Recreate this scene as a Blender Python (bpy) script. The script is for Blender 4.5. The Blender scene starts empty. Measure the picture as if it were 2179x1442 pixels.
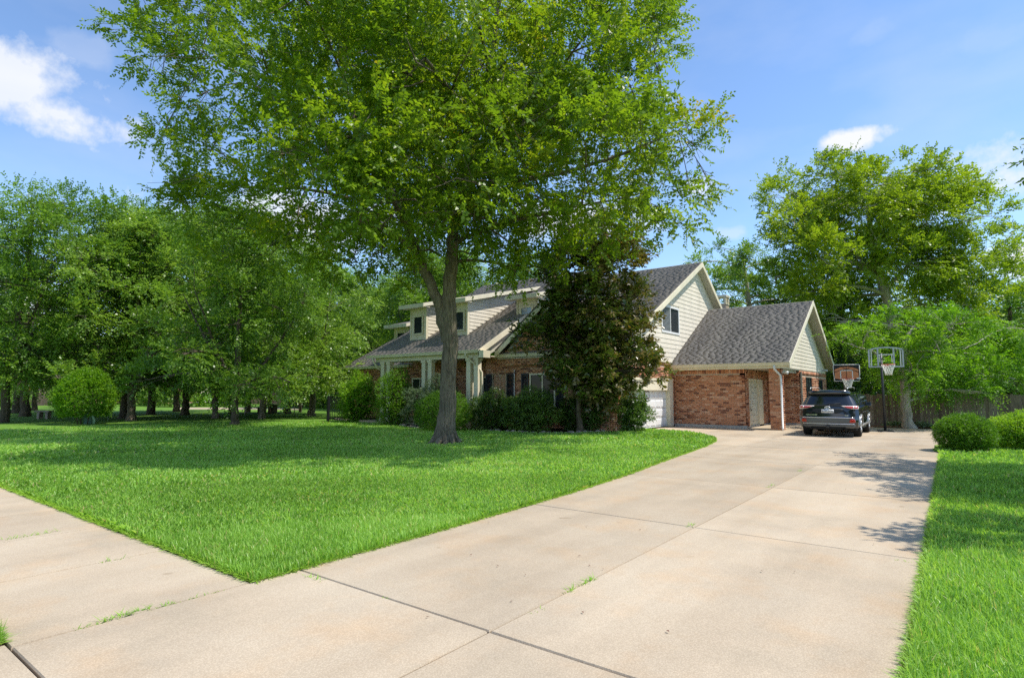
import bpy, bmesh, math, random
import numpy as np
from mathutils import Vector, Matrix
R = math.radians
sc = bpy.context.scene
COL = sc.collection
rnd = random.Random(7)

# ------------------------------------------------------------------ camera
A_YAW, PITCH, FPX, HC = R(37.5), R(5.15), 1240.0, 1.58
PW, PH = 2179.0, 1442.0
cam = bpy.data.cameras.new("camera"); cam.sensor_width = 36.0; cam.lens = 36.0*FPX/PW
cam.clip_start = 0.05; cam.clip_end = 3000
co = bpy.data.objects.new("camera", cam); COL.objects.link(co)
co.location = (0, 0, HC); co.rotation_euler = (R(90)+PITCH, 0, A_YAW)
sc.camera = co
FW = np.array([-math.sin(A_YAW)*math.cos(PITCH), math.cos(A_YAW)*math.cos(PITCH), math.sin(PITCH)])
RT = np.array([math.cos(A_YAW), math.sin(A_YAW), 0.0]); UP = np.cross(RT, FW)
CP = np.array([0, 0, HC])
def ray(x, y): return FW + RT*(x-PW/2)/FPX - UP*(y-PH/2)/FPX
def D(x, y, d): return CP + ray(x, y)*d                       # a place seen in the photo, at a distance d
def G(x, y, z=0.0):
    r = ray(x, y); return CP + r*((z-HC)/r[2])
def atY(x, y, Y):
    r = ray(x, y); return CP + r*(Y/r[1])

# ------------------------------------------------------------------ world and sun
SUN_EL, SUN_AZ = R(60), R(23)                                  # azimuth from +X towards +Y
sdir = Vector((math.cos(SUN_EL)*math.cos(SUN_AZ), math.cos(SUN_EL)*math.sin(SUN_AZ), math.sin(SUN_EL)))
w = bpy.data.worlds.new("World"); sc.world = w; w.use_nodes = True
nt = w.node_tree; nt.nodes.clear(); wl = nt.links.new
def N(t, ty, **kw):
    n = t.nodes.new(ty)
    for k, v in kw.items(): setattr(n, k, v)
    return n
out = N(nt, 'ShaderNodeOutputWorld'); bg = N(nt, 'ShaderNodeBackground'); sky = N(nt, 'ShaderNodeTexSky')
sky.sky_type = 'NISHITA'; sky.sun_disc = False; sky.sun_elevation = SUN_EL
sky.sun_rotation = R(90)-SUN_AZ
sky.altitude = 0; sky.air_density = 1.0; sky.dust_density = 0.1; sky.ozone_density = 5.0
SKY = 0.138
bg.inputs[1].default_value = SKY
tc = N(nt, 'ShaderNodeTexCoord')
def vm(op, a, b=None):
    n = N(nt, 'ShaderNodeVectorMath', operation=op); wl(a, n.inputs[0])
    if b is not None:
        if isinstance(b, (tuple, list)): n.inputs[1].default_value = b
        else: wl(b, n.inputs[1])
    return n.outputs[1] if op in ('DOT_PRODUCT', 'LENGTH') else n.outputs[0]
def ma(op, a, b=None, clamp=False):
    n = N(nt, 'ShaderNodeMath', operation=op); n.use_clamp = clamp
    for i, v in enumerate((a, b)):
        if v is None: continue
        if isinstance(v, (int, float)): n.inputs[i].default_value = v
        else: wl(v, n.inputs[i])
    return n.outputs[0]
DIR = tc.outputs['Generated']
nz = N(nt, 'ShaderNodeTexNoise'); nz.inputs['Scale'].default_value = 11; nz.inputs['Detail'].default_value = 10; nz.inputs['Roughness'].default_value = 0.6
wl(DIR, nz.inputs['Vector'])
nfine = ma('SUBTRACT', nz.outputs[0], 0.5)
# cumulus clouds: centre in the photo, half width, half height, strength; the last ones stand elsewhere in the sky
clouds = [(20, 170, 110, 95, .85), (120, 245, 130, 52, .85), (1815, 296, 78, 26, .95), (1478, 398, 50, 28, .65), (1552, 496, 50, 18, .3), (2190, 550, 100, 50, .95), (165, 100, 60, 34, .16), (1850, 75, 40, 26, .08), (2080, 90, 70, 30, .08),
          (1230, 470, 190, 60, .9), (640, 470, 240, 80, .8), (1000, 640, 330, 50, .8), (2400, 330, 260, 90, .8), (-500, 520, 380, 120, .8)]
cm = None
def addcloud(c, r, u, hw, hh, st):
    global cm
    a = ma('DIVIDE', vm('DOT_PRODUCT', DIR, tuple(r)), hw); b = ma('DIVIDE', vm('DOT_PRODUCT', DIR, tuple(u)), hh)
    dist = ma('SQRT', ma('ADD', ma('MULTIPLY', a, a), ma('MULTIPLY', b, b)))
    v = ma('ADD', ma('SUBTRACT', .86, dist), ma('MULTIPLY', nfine, 2.9))
    front = ma('GREATER_THAN', vm('DOT_PRODUCT', DIR, tuple(c)), 0.3)
    v = ma('MULTIPLY', ma('MULTIPLY', ma('MULTIPLY', v, 2.0, True), st), front)
    cm = v if cm is None else ma('MAXIMUM', cm, v)
for x, y, hw, hh, st in clouds:
    c = ray(x, y); c /= np.linalg.norm(c); r = np.cross(c, (0, 0, 1)); r /= np.linalg.norm(r); u = np.cross(r, c)
    addcloud(c, r, u, hw/FPX, hh/FPX, st)
for az, el, hw, hh in ((20, 25, .3, .12), (60, 35, .2, .1), (-40, 22, .35, .12), (-90, 30, .3, .12), (-140, 40, .25, .12)):
    c = np.array([math.cos(R(az))*math.cos(R(el)), math.sin(R(az))*math.cos(R(el)), math.sin(R(el))]); r = np.cross(c, (0, 0, 1)); r /= np.linalg.norm(r); u = np.cross(r, c)
    addcloud(c, r, u, hw, hh, .9)
nz2 = N(nt, 'ShaderNodeTexNoise'); nz2.inputs['Scale'].default_value = 5; nz2.inputs['Detail'].default_value = 5; wl(vm('MULTIPLY', DIR, (1, 1, 2.4)), nz2.inputs['Vector'])
veil = ma('MULTIPLY', ma('SUBTRACT', nz2.outputs[0], 0.46, True), 0.5)
cm = ma('ADD', cm, veil, True)
mixc = N(nt, 'ShaderNodeMix', data_type='RGBA')
wl(cm, mixc.inputs[0]); wl(sky.outputs[0], mixc.inputs[6]); mixc.inputs[7].default_value = (4.0, 4.1, 4.3, 1)
wl(mixc.outputs[2], bg.inputs[0]); wl(bg.outputs[0], out.inputs[0])
sl = bpy.data.lights.new("sun", 'SUN'); sl.energy = 3.1; sl.angle = R(0.53); sl.color = (1.0, 0.955, 0.88)
so = bpy.data.objects.new("sun", sl); COL.objects.link(so); so.rotation_euler = (-sdir).to_track_quat('-Z', 'Y').to_euler(); so.location = (20, 10, 40)
sc.view_settings.view_transform = 'Standard'; sc.view_settings.look = 'None'; sc.view_settings.exposure = 0.80; sc.view_settings.gamma = 1; sc.view_settings.use_curve_mapping = False
sc.render.engine = 'CYCLES'; sc.cycles.max_bounces = 9; sc.cycles.diffuse_bounces = 5; sc.cycles.transmission_bounces = 6; sc.cycles.transparent_max_bounces = 8
sc.cycles.use_adaptive_sampling = False; sc.cycles.use_denoising = False

# ------------------------------------------------------------------ materials
def newmat(name):
    m = bpy.data.materials.new(name); m.use_nodes = True
    t = m.node_tree; p = t.nodes['Principled BSDF']
    return m, t, p
def pset(p, rough=.6, spec=.4, metal=0., coat=0.):
    p.inputs['Roughness'].default_value = rough; p.inputs['Specular IOR Level'].default_value = spec
    p.inputs['Metallic'].default_value = metal; p.inputs['Coat Weight'].default_value = coat
def ramp(t, fac, stops):
    r = t.nodes.new('ShaderNodeValToRGB'); e = r.color_ramp.elements
    while len(e) < len(stops): e.new(0.5)
    for i, (pos, c) in enumerate(stops):
        e[i].position = pos; e[i].color = (*c, 1)
    t.links.new(fac, r.inputs[0]); return r.outputs[0]
def noise(t, scale, detail=4, rough=.55, vec=None, stretch=None):
    n = t.nodes.new('ShaderNodeTexNoise'); n.inputs['Scale'].default_value = scale; n.inputs['Detail'].default_value = detail; n.inputs['Roughness'].default_value = rough
    if vec is None:
        vec = t.nodes.new('ShaderNodeNewGeometry').outputs['Position']
    if stretch:
        q = t.nodes.new('ShaderNodeVectorMath'); q.operation = 'MULTIPLY'; q.inputs[1].default_value = stretch; t.links.new(vec, q.inputs[0]); vec = q.outputs[0]
    t.links.new(vec, n.inputs['Vector']); return n.outputs[0]
def mixc_(t, fac, a, b, mode='MIX'):
    n = t.nodes.new('ShaderNodeMix'); n.data_type = 'RGBA'; n.blend_type = mode
    for i, v in ((0, fac), (6, a), (7, b)):
        if isinstance(v, (int, float)): n.inputs[i].default_value = v
        elif isinstance(v, tuple): n.inputs[i].default_value = (*v, 1)
        else: t.links.new(v, n.inputs[i])
    return n.outputs[2]
def bump(t, p, h, strength=.3, dist=.01):
    b = t.nodes.new('ShaderNodeBump'); b.inputs['Strength'].default_value = strength; b.inputs['Distance'].default_value = dist
    t.links.new(h, b.inputs['Height']); t.links.new(b.outputs[0], p.inputs['Normal'])
def simple(name, c, rough=.6, spec=.4, metal=0., coat=0., var=.12, vs=6.):
    m, t, p = newmat(name); pset(p, rough, spec, metal, coat)
    f = noise(t, vs)
    lo = tuple(x*(1-var) for x in c); hi = tuple(min(1, x*(1+var)) for x in c)
    t.links.new(ramp(t, f, [(.3, lo), (.7, hi)]), p.inputs['Base Color']); return m
def attr(t, name='tint'):
    a = t.nodes.new('ShaderNodeAttribute'); a.attribute_name = name; return a.outputs['Fac']
def objrand(t): return t.nodes.new('ShaderNodeObjectInfo').outputs['Random']
def leafmat(name, stops, trans=.45, rough=.45, spec=.35, back=None):
    m, t, p = newmat(name); pset(p, rough, spec)
    c = ramp(t, attr(t), stops)
    if back is not None:
        g = t.nodes.new('ShaderNodeNewGeometry'); cb = mixc_(t, g.outputs['Backfacing'], c, back)
    else: cb = c
    t.links.new(cb, p.inputs['Base Color'])
    tr = t.nodes.new('ShaderNodeBsdfTranslucent')
    br = mixc_(t, 1.0, c, (1.5, 1.5, .75), 'MULTIPLY'); t.links.new(br, tr.inputs[0])
    ms = t.nodes.new('ShaderNodeMixShader'); ms.inputs[0].default_value = trans
    t.links.new(p.outputs[0], ms.inputs[1]); t.links.new(tr.outputs[0], ms.inputs[2])
    t.links.new(ms.outputs[0], t.nodes['Material Output'].inputs[0]); return m
M = {}
M['elm_leaf'] = leafmat('elm_leaf', [(0, (.105, .185, .012)), (.4, (.185, .29, .015)), (.72, (.28, .34, .018)), (1, (.46, .34, .03))], .5, .4, .45)
M['shade_leaf'] = leafmat('shade_leaf', [(0, (.085, .18, .022)), (.5, (.17, .30, .036)), (1, (.28, .41, .07))], .42, .36, .5)
M['bright_leaf'] = leafmat('bright_leaf', [(0, (.12, .20, .014)), (.5, (.23, .33, .018)), (1, (.36, .42, .035))], .5, .4, .45)
M['lime_leaf'] = leafmat('lime_leaf', [(0, (.08, .20, .012)), (.5, (.17, .34, .02)), (1, (.28, .44, .035))], .5)
M['dark_leaf'] = leafmat('dark_leaf', [(0, (.045, .09, .016)), (.5, (.09, .17, .025)), (1, (.17, .27, .045))], .3, .36, .5)
M['grey_leaf'] = leafmat('grey_leaf', [(0, (.06, .10, .05)), (.5, (.12, .18, .09)), (1, (.22, .29, .17))], .3)
M['magnolia_leaf'] = leafmat('magnolia_leaf', [(0, (.05, .09, .018)), (.5, (.10, .155, .026)), (.8, (.19, .19, .03)), (1, (.32, .21, .04))], .2, .28, .55, (.17, .13, .04))
M['clipped_leaf'] = leafmat('clipped_leaf', [(0, (.055, .14, .010)), (.5, (.12, .26, .016)), (1, (.22, .38, .03))], .42)
M['grass_blade'] = leafmat('grass_blade', [(0, (.165, .30, .035)), (.45, (.295, .505, .08)), (.85, (.42, .61, .14)), (1, (.55, .50, .2))], .42, .40, .45)
m, t, p = newmat('lawn_soil'); pset(p, .9, .2)
t.links.new(ramp(t, noise(t, 3.0, 6), [(.3, (.09, .19, .022)), (.7, (.15, .28, .035))]), p.inputs['Base Color']); M['lawn_soil'] = m
m, t, p = newmat('far_turf'); pset(p, .9, .2)
t.links.new(ramp(t, noise(t, .35, 8), [(.25, (.08, .15, .025)), (.55, (.15, .30, .035)), (.8, (.21, .36, .06))]), p.inputs['Base Color']); M['far_turf'] = m
m, t, p = newmat('edge_dirt'); pset(p, .95, .1)
t.links.new(ramp(t, noise(t, 30, 5), [(.3, (.05, .032, .02)), (.7, (.13, .085, .05))]), p.inputs['Base Color']); M['dirt'] = m
m, t, p = newmat('mulch'); pset(p, .95, .1); h = noise(t, 45, 6)
t.links.new(ramp(t, h, [(.3, (.018, .012, .008)), (.75, (.085, .055, .035))]), p.inputs['Base Color']); bump(t, p, h, .8, .04); M['mulch'] = m
# exposed-aggregate concrete: stains, fine speckle, pale stones
m, t, p = newmat('concrete'); pset(p, .85, .25)
base = ramp(t, noise(t, .55, 7, .62), [(.28, (.425, .352, .255)), (.48, (.515, .418, .30)), (.7, (.56, .47, .348))])
rust = ramp(t, noise(t, 1.3, 5, .6), [(.5, (1, 1, 1)), (.74, (1.05, .95, .85))])
grey = ramp(t, noise(t, .9, 8, .65, None, (1, .55, 1)), [(.52, (1, 1, 1)), (.78, (.84, .86, .89))])
c = mixc_(t, 1.0, mixc_(t, 1.0, base, rust, 'MULTIPLY'), grey, 'MULTIPLY')
orx = t.nodes.new('ShaderNodeMapRange'); t.links.new(objrand(t), orx.inputs[0]); orx.inputs[3].default_value = .87; orx.inputs[4].default_value = 1.06
c = mixc_(t, 1.0, c, orx.outputs[0], 'MULTIPLY')
wheel = ramp(t, noise(t, 1.6, 4, .5, None, (1, .05, 1)), [(.42, (1, 1, 1)), (.68, (.87, .865, .86))]); c = mixc_(t, .9, c, wheel, 'MULTIPLY')
scuff = ramp(t, noise(t, 7, 8, .75), [(.56, (1, 1, 1)), (.72, (1.10, 1.10, 1.09))]); c = mixc_(t, .8, c, scuff, 'MULTIPLY')
spots = ramp(t, noise(t, 3.1, 2, .4), [(.735, (1, 1, 1)), (.77, (.76, .73, .69))]); c = mixc_(t, .8, c, spots, 'MULTIPLY')
vo = t.nodes.new('ShaderNodeTexVoronoi'); vo.inputs['Scale'].default_value = 85; t.links.new(t.nodes.new('ShaderNodeNewGeometry').outputs['Position'], vo.inputs['Vector'])
sp = ramp(t, vo.outputs['Distance'], [(.12, (1.22, 1.2, 1.16)), (.34, (.98, .98, .98)), (.65, (.80, .78, .75))])
c = mixc_(t, .6, c, sp, 'MULTIPLY')
sp2 = ramp(t, noise(t, 160, 3, .7), [(.3, (.72, .68, .64)), (.5, (1, 1, 1)), (.72, (1.2, 1.2, 1.18))])
c = mixc_(t, .55, c, sp2, 'MULTIPLY')
t.links.new(c, p.inputs['Base Color']); bump(t, p, vo.outputs['Distance'], .25, .004); M['concrete'] = m
m, t, p = newmat('joint_filler'); pset(p, .95, .1)
t.links.new(ramp(t, noise(t, 20), [(.3, (.07, .052, .037)), (.7, (.15, .115, .08))]), p.inputs['Base Color']); M['joint'] = m
def brickmat(name, rv):
    m, t, p = newmat(name); pset(p, .85, .25)
    f = rv(t)
    c = ramp(t, f, [(0, (.19, .075, .048)), (.12, (.27, .105, .062)), (.18, (.47, .195, .10)), (.5, (.55, .245, .13)), (.8, (.60, .30, .18)), (1, (.64, .39, .26))])
    sp = ramp(t, noise(t, 55, 5, .65), [(.3, (.62, .6, .6)), (.5, (1, 1, 1)), (.75, (1.25, 1.22, 1.2))])
    t.links.new(mixc_(t, .8, c, sp, 'MULTIPLY'), p.inputs['Base Color']); bump(t, p, noise(t, 60), .4, .006); return m
M['brick_each'] = brickmat('brick_each', objrand); M['brick_mass'] = brickmat('brick_mass', attr)
M['mortar'] = simple('mortar', (.50, .40, .31), .95, .1, var=.2, vs=25)
m, t, p = newmat('shingle'); pset(p, .9, .2)
c = ramp(t, attr(t), [(0, (.185, .166, .15)), (.5, (.255, .23, .205)), (1, (.315, .285, .255))])
sp = ramp(t, noise(t, 120, 3, .7), [(.3, (.6, .6, .6)), (.7, (1.35, 1.35, 1.35))]); st = ramp(t, noise(t, .8, 5, .6, None, (1, .3, .3)), [(.3, (.72, .72, .74)), (.7, (1.12, 1.1, 1.07))])
t.links.new(mixc_(t, 1., mixc_(t, .8, c, sp, 'MULTIPLY'), st, 'MULTIPLY'), p.inputs['Base Color']); M['shingle'] = m
def paint(name, c, rough=.5):
    m, t, p = newmat(name); pset(p, rough, .35)
    st = ramp(t, noise(t, 2.2, 6, .65, None, (1, 1, .25)), [(.3, tuple(x*.84 for x in c)), (.6, c)])
    t.links.new(st, p.inputs['Base Color']); bump(t, p, noise(t, 30, 3, .6, None, (1, .15, 4)), .08, .004); return m
M['siding'] = paint('siding', (.78, .70, .565)); M['cream'] = paint('cream_trim', (.78, .70, .52)); M['white'] = paint('white_paint', (.80, .79, .76), .4)
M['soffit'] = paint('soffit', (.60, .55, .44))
M['doorcream'] = paint('door_cream', (.66, .62, .48))
M['black'] = simple('black_paint', (.012, .013, .014), .5)
M['shutter'] = simple('shutter_black', (.013, .015, .02), .45)
M['metal'] = simple('dark_metal', (.03, .03, .032), .45, .5)
m, t, p = newmat('window_glass'); pset(p, .03, .15); p.inputs['Base Color'].default_value = (.025, .032, .035, 1); M['glass'] = m
m, t, p = newmat('pale_window'); pset(p, .06, .7); p.inputs['Base Color'].default_value = (.30, .36, .46, 1); M['paleglass'] = m
M['blind'] = simple('blind', (.30, .33, .33), .5)
def bark(name, a, b, sc_=14):
    m, t, p = newmat(name); pset(p, .92, .15)
    h = noise(t, sc_*1.6, 8, .7, None, (1, 1, .11)); h2 = noise(t, 2.3, 5)
    c = ramp(t, h, [(.32, a), (.62, b)]); li = ramp(t, h2, [(.35, (.85, .87, .82)), (.65, (1.15, 1.12, 1.05))])
    t.links.new(mixc_(t, 1., c, li, 'MULTIPLY'), p.inputs['Base Color']); bump(t, p, h, 1.0, .05); return m
M['bark'] = bark('grey_bark', (.055, .043, .033), (.25, .205, .16)); M['darkbark'] = bark('dark_bark', (.045, .035, .027), (.15, .12, .09)); M['palebark'] = bark('pale_bark', (.24, .205, .17), (.55, .49, .42))
m, t, p = newmat('fence_wood'); pset(p, .9, .15)
c = ramp(t, objrand(t), [(0, (.17, .125, .095)), (.5, (.26, .20, .155)), (1, (.36, .295, .235))]); g = ramp(t, noise(t, 12, 6, .6, None, (3, 3, .3)), [(.3, (.6, .58, .55)), (.7, (1.25, 1.22, 1.2))])
t.links.new(mixc_(t, 1., c, g, 'MULTIPLY'), p.inputs['Base Color']); M['fence'] = m
M['stone'] = simple('edging_stone', (.34, .285, .235), .9, .2, var=.35, vs=9)
M['carpaint'] = simple('car_paint', (.010, .014, .016), .12, .6, 0., 1.0, var=.05)
m, t, p = newmat('car_glass'); pset(p, .03, .7); p.inputs['Base Color'].default_value = (.012, .014, .018, 1); M['carglass'] = m
M['chrome'] = simple('chrome', (.80, .80, .80), .16, .5, 1., var=.03)
M['silver'] = simple('silver_trim', (.50, .50, .49), .32, .5, .55, var=.05)
M['bumpergrey'] = simple('bumper_grey', (.10, .104, .104), .35, .5, .3, var=.05)
M['tyre'] = simple('tyre_rubber', (.018, .018, .018), .85, .2)
M['red'] = simple('red_lens', (.42, .02, .015), .12, .6, 0., .6, var=.1)
M['clearlens'] = simple('pale_lens', (.78, .66, .60), .12, .6, 0., .4, var=.05)
M['plate'] = simple('plate_white', (.75, .74, .72), .4); M['ink'] = simple('plate_ink', (.03, .035, .06), .5)
M['rim'] = simple('hoop_red', (.62, .13, .075), .4); M['net'] = simple('net_white', (.82, .80, .72), .8)
M['ball'] = simple('ball_orange', (.60, .22, .09), .45, var=.15, vs=4); M['boardgrey'] = simple('board_frame_grey', (.42, .44, .47), .4)
m, t, p = newmat('clear_board'); pset(p, .04, .5); p.inputs['Base Color'].default_value = (.95, .97, .97, 1); p.inputs['Transmission Weight'].default_value = 1; p.inputs['IOR'].default_value = 1.02; M['acrylic'] = m
M['brown'] = simple('brown_fascia', (.14, .06, .04), .7); M['farbrick'] = simple('far_brick', (.42, .22, .17), .9, .1, var=.25, vs=3)
M['paleroof'] = simple('pale_roof', (.42, .35, .30), .9, .1, var=.15, vs=2)
M['flagred'] = simple('flag_red', (.50, .04, .06), .8); M['flagwhite'] = simple('flag_white', (.75, .75, .75), .8); M['flagblue'] = simple('flag_blue', (.03, .05, .2), .8)
M['utility'] = simple('utility_green', (.05, .12, .09), .5)

# ------------------------------------------------------------------ object helpers
def tag(o, label=None, cat=None, group=None, kind=None):
    if label: o['label'] = label
    if cat: o['category'] = cat
    if group: o['group'] = group
    if kind: o['kind'] = kind
    return o
def empty(name, loc, label=None, cat=None, group=None, rz=0.):
    o = bpy.data.objects.new(name, None); COL.objects.link(o); o.location = loc; o.rotation_euler = (0, 0, rz); o.empty_display_size = .2
    return tag(o, label, cat, group)
def link(name, me, parent=None):
    o = bpy.data.objects.new(name, me); COL.objects.link(o)
    if parent is not None: o.parent = parent
    return o
def mesh_np(name, v, f, mat, tint=None, smooth=False):
    v = np.asarray(v, np.float32); f = np.asarray(f, np.int32); n = f.shape[1]
    me = bpy.data.meshes.new(name); me.vertices.add(len(v)); me.vertices.foreach_set('co', v.ravel())
    me.loops.add(f.size); me.loops.foreach_set('vertex_index', f.ravel()); me.polygons.add(len(f))
    me.polygons.foreach_set('loop_start', np.arange(0, f.size, n, dtype=np.int32))
    if smooth: me.polygons.foreach_set('use_smooth', np.ones(len(f), bool))
    if tint is not None:
        a = me.attributes.new('tint', 'FLOAT', 'POINT'); a.data.foreach_set('value', np.asarray(tint, np.float32))
    me.update(); me.validate(); me.materials.append(mat); return me
class MB:
    def __init__(s): s.v = []; s.f = []; s.mi = []; s.sm = []
    def add(s, vs, fs, mi=0, smooth=False):
        b = len(s.v); s.v += [tuple(map(float, q)) for q in vs]
        for f in fs: s.f.append(tuple(i+b for i in f)); s.mi.append(mi); s.sm.append(smooth)
    def hexa(s, P, mi=0):                                     # 8 points: bottom ring, top ring
        s.add(P, [(3, 2, 1, 0), (4, 5, 6, 7), (0, 1, 5, 4), (1, 2, 6, 5), (2, 3, 7, 6), (3, 0, 4, 7)], mi)
    def box(s, x0, x1, y0, y1, z0, z1, mi=0):
        s.hexa([(x0, y0, z0), (x1, y0, z0), (x1, y1, z0), (x0, y1, z0), (x0, y0, z1), (x1, y0, z1), (x1, y1, z1), (x0, y1, z1)], mi)
    def prism(s, poly, vec, mi=0):                            # polygon extruded along vec
        n = len(poly); P = [np.array(q, float) for q in poly]; Q = [q+np.array(vec, float) for q in P]
        s.add(P+Q, [tuple(range(n))[::-1], tuple(range(n, 2*n))]+[(i, (i+1) % n, (i+1) % n+n, i+n) for i in range(n)], mi)
    def tube(s, pts, rad, n=8, mi=0, cap=True):
        v, f = tube_np(pts, rad, n); s.add(v, [tuple(q) for q in f], mi, True)
        if cap: 
            b = len(s.v)-len(v); s.f.append(tuple(range(b+n-1, b-1, -1))); s.mi.append(mi); s.sm.append(False)
            e = len(s.v)-n; s.f.append(tuple(range(e, e+n))); s.mi.append(mi); s.sm.append(False)
    def lathe(s, prof, c, axis='x', n=24, mi=0):              # (offset along axis, radius)
        vs = []
        for o_, r_ in prof:
            for k in range(n):
                a = 2*math.pi*k/n; q = (o_, r_*math.cos(a), r_*math.sin(a)) if axis == 'x' else ((r_*math.cos(a), o_, r_*math.sin(a)) if axis == 'y' else (r_*math.cos(a), r_*math.sin(a), o_))
                vs.append((c[0]+q[0], c[1]+q[1], c[2]+q[2]))
        fs = [(i*n+k, i*n+(k+1) % n, (i+1)*n+(k+1) % n, (i+1)*n+k) for i in range(len(prof)-1) for k in range(n)]
        s.add(vs, fs, mi, True)
    def mesh(s, name, mats):
        me = bpy.data.meshes.new(name); me.from_pydata(s.v, [], s.f)
        for m_ in (mats if isinstance(mats, (list, tuple)) else [mats]): me.materials.append(m_)
        me.polygons.foreach_set('material_index', s.mi); me.polygons.foreach_set('use_smooth', s.sm); bm = bmesh.new(); bm.from_mesh(me); bmesh.ops.recalc_face_normals(bm, faces=bm.faces); bm.to_mesh(me); bm.free(); me.update(); return me
    def build(s, name, mats, parent=None, bevel=0.):
        o = link(name, s.mesh(name, mats), parent)
        if bevel:
            b = o.modifiers.new('bevel', 'BEVEL'); b.width = bevel; b.segments = 2; b.limit_method = 'ANGLE'
        return o
def tube_np(pts, rad, n=8):
    pts = np.asarray(pts, float); rad = np.asarray(rad, float)*np.ones(len(pts))
    tg = np.gradient(pts, axis=0); tg /= np.linalg.norm(tg, axis=1)[:, None]+1e-9
    ref = np.array([1., .13, .07]) if abs(tg[0][0]) < .8 else np.array([.1, 1., .1])
    ang = np.arange(n)*2*math.pi/n; V = []
    for p_, t_, r_ in zip(pts, tg, rad):
        a = np.cross(t_, ref); a /= np.linalg.norm(a); b = np.cross(t_, a)
        V.append(p_+r_*(np.cos(ang)[:, None]*a+np.sin(ang)[:, None]*b))
    V = np.concatenate(V); i = np.arange(len(pts)-1)[:, None]*n; k = np.arange(n)[None]; k2 = (k+1) % n
    F = np.stack([i+k, i+k2, i+n+k2, i+n+k], -1).reshape(-1, 4); return V, F
def setparent_world(o, par):
    o.parent = par; o.matrix_parent_inverse = Matrix.Translation(par.location).inverted() if par.rotation_euler.z == 0 else par.matrix_basis.inverted()
    return o
def nrm(a): return a/(np.linalg.norm(a, axis=-1, keepdims=True)+1e-9)

# ------------------------------------------------------------------ foliage
def leaves_np(c, d, n, L, W):
    d = nrm(d); b = nrm(np.cross(n, d)); n = np.cross(d, b); L = L[:, None]; W = W[:, None]
    s = c+d*L*.45
    V = np.stack([c, s+b*W*.5+n*W*.18, c+d*L-n*L*.10, s-b*W*.5+n*W*.18], 1).reshape(-1, 3)
    F = np.arange(len(c)*4).reshape(-1, 4); return V, F
def sprays(g, P, AX, ln, k, L, W, tint, spread=.9, jit=.35, droop=.1):
    """k leaves in two ranks along each twig P -> P + AX*ln"""
    n = len(P); AX = nrm(AX); side = nrm(np.cross(AX, np.array([0, 0, 1.])+g.normal(0, .35, (n, 3)))); upn = np.cross(side, AX)
    tt = (np.arange(k)+.5)/k; sg = np.where(np.arange(k) % 2 == 0, 1., -1.)
    C = P[:, None]+AX[:, None]*(ln[:, None, None]*tt[None, :, None])
    C[..., 2] -= droop*(ln[:, None]*tt[None]**2)
    dd = AX[:, None]*.6+side[:, None]*(sg[None, :, None]*spread)+g.normal(0, jit, (n, k, 3)); dd[..., 2] -= .12
    nn = upn[:, None]+g.normal(0, jit*1.2, (n, k, 3))
    Ls = L*g.uniform(.65, 1.2, (n, k)); Ws = W*g.uniform(.75, 1.2, (n, k))
    V, F = leaves_np(C.reshape(-1, 3), dd.reshape(-1, 3), nn.reshape(-1, 3), Ls.ravel(), Ws.ravel())
    T = np.clip(tint[:, None]+g.normal(0, .11, (n, k)), 0, 1); return V, F, np.repeat(T.ravel(), 4)
def clump_twigs(g, cl, n, shell=2.4, up=.15, rnd_=.6, ns=9):
    """twigs gathered in sprays: every clump carries ns smaller flattened boughs"""
    cl = np.asarray(cl, float); wgt = (cl[:, 3]*cl[:, 4]*cl[:, 5])**.72; idx = g.choice(len(cl), n, p=wgt/wgt.sum())
    sc_ = nrm(g.normal(0, 1, (len(cl), ns, 3))+np.array([0, 0, .12])); sc_ *= g.uniform(.35, .92, (len(cl), ns, 1))
    sw = g.uniform(.5, 1.3, (len(cl), ns)); sw /= sw.sum(1, keepdims=True)
    cs = np.cumsum(sw, 1); r_ = g.uniform(0, 1, n); si = np.minimum((r_[:, None] > cs[idx]).sum(1), ns-1)
    u = nrm(g.normal(0, 1, (n, 3))); r = g.uniform(0, 1, n)**(1/shell)
    off = (sc_[idx, si]+u*r[:, None]*np.array([.43, .43, .30]))*cl[idx, 3:6]
    P = cl[idx, :3]+off; ax = nrm(nrm(sc_[idx, si])*.9+u*.55*np.array([1, 1, .5])+g.normal(0, rnd_*.7, (n, 3))+np.array([0, 0, up])); return P, ax, idx
def lowclip(P, zmin): return P[:, 2] > zmin
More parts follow.
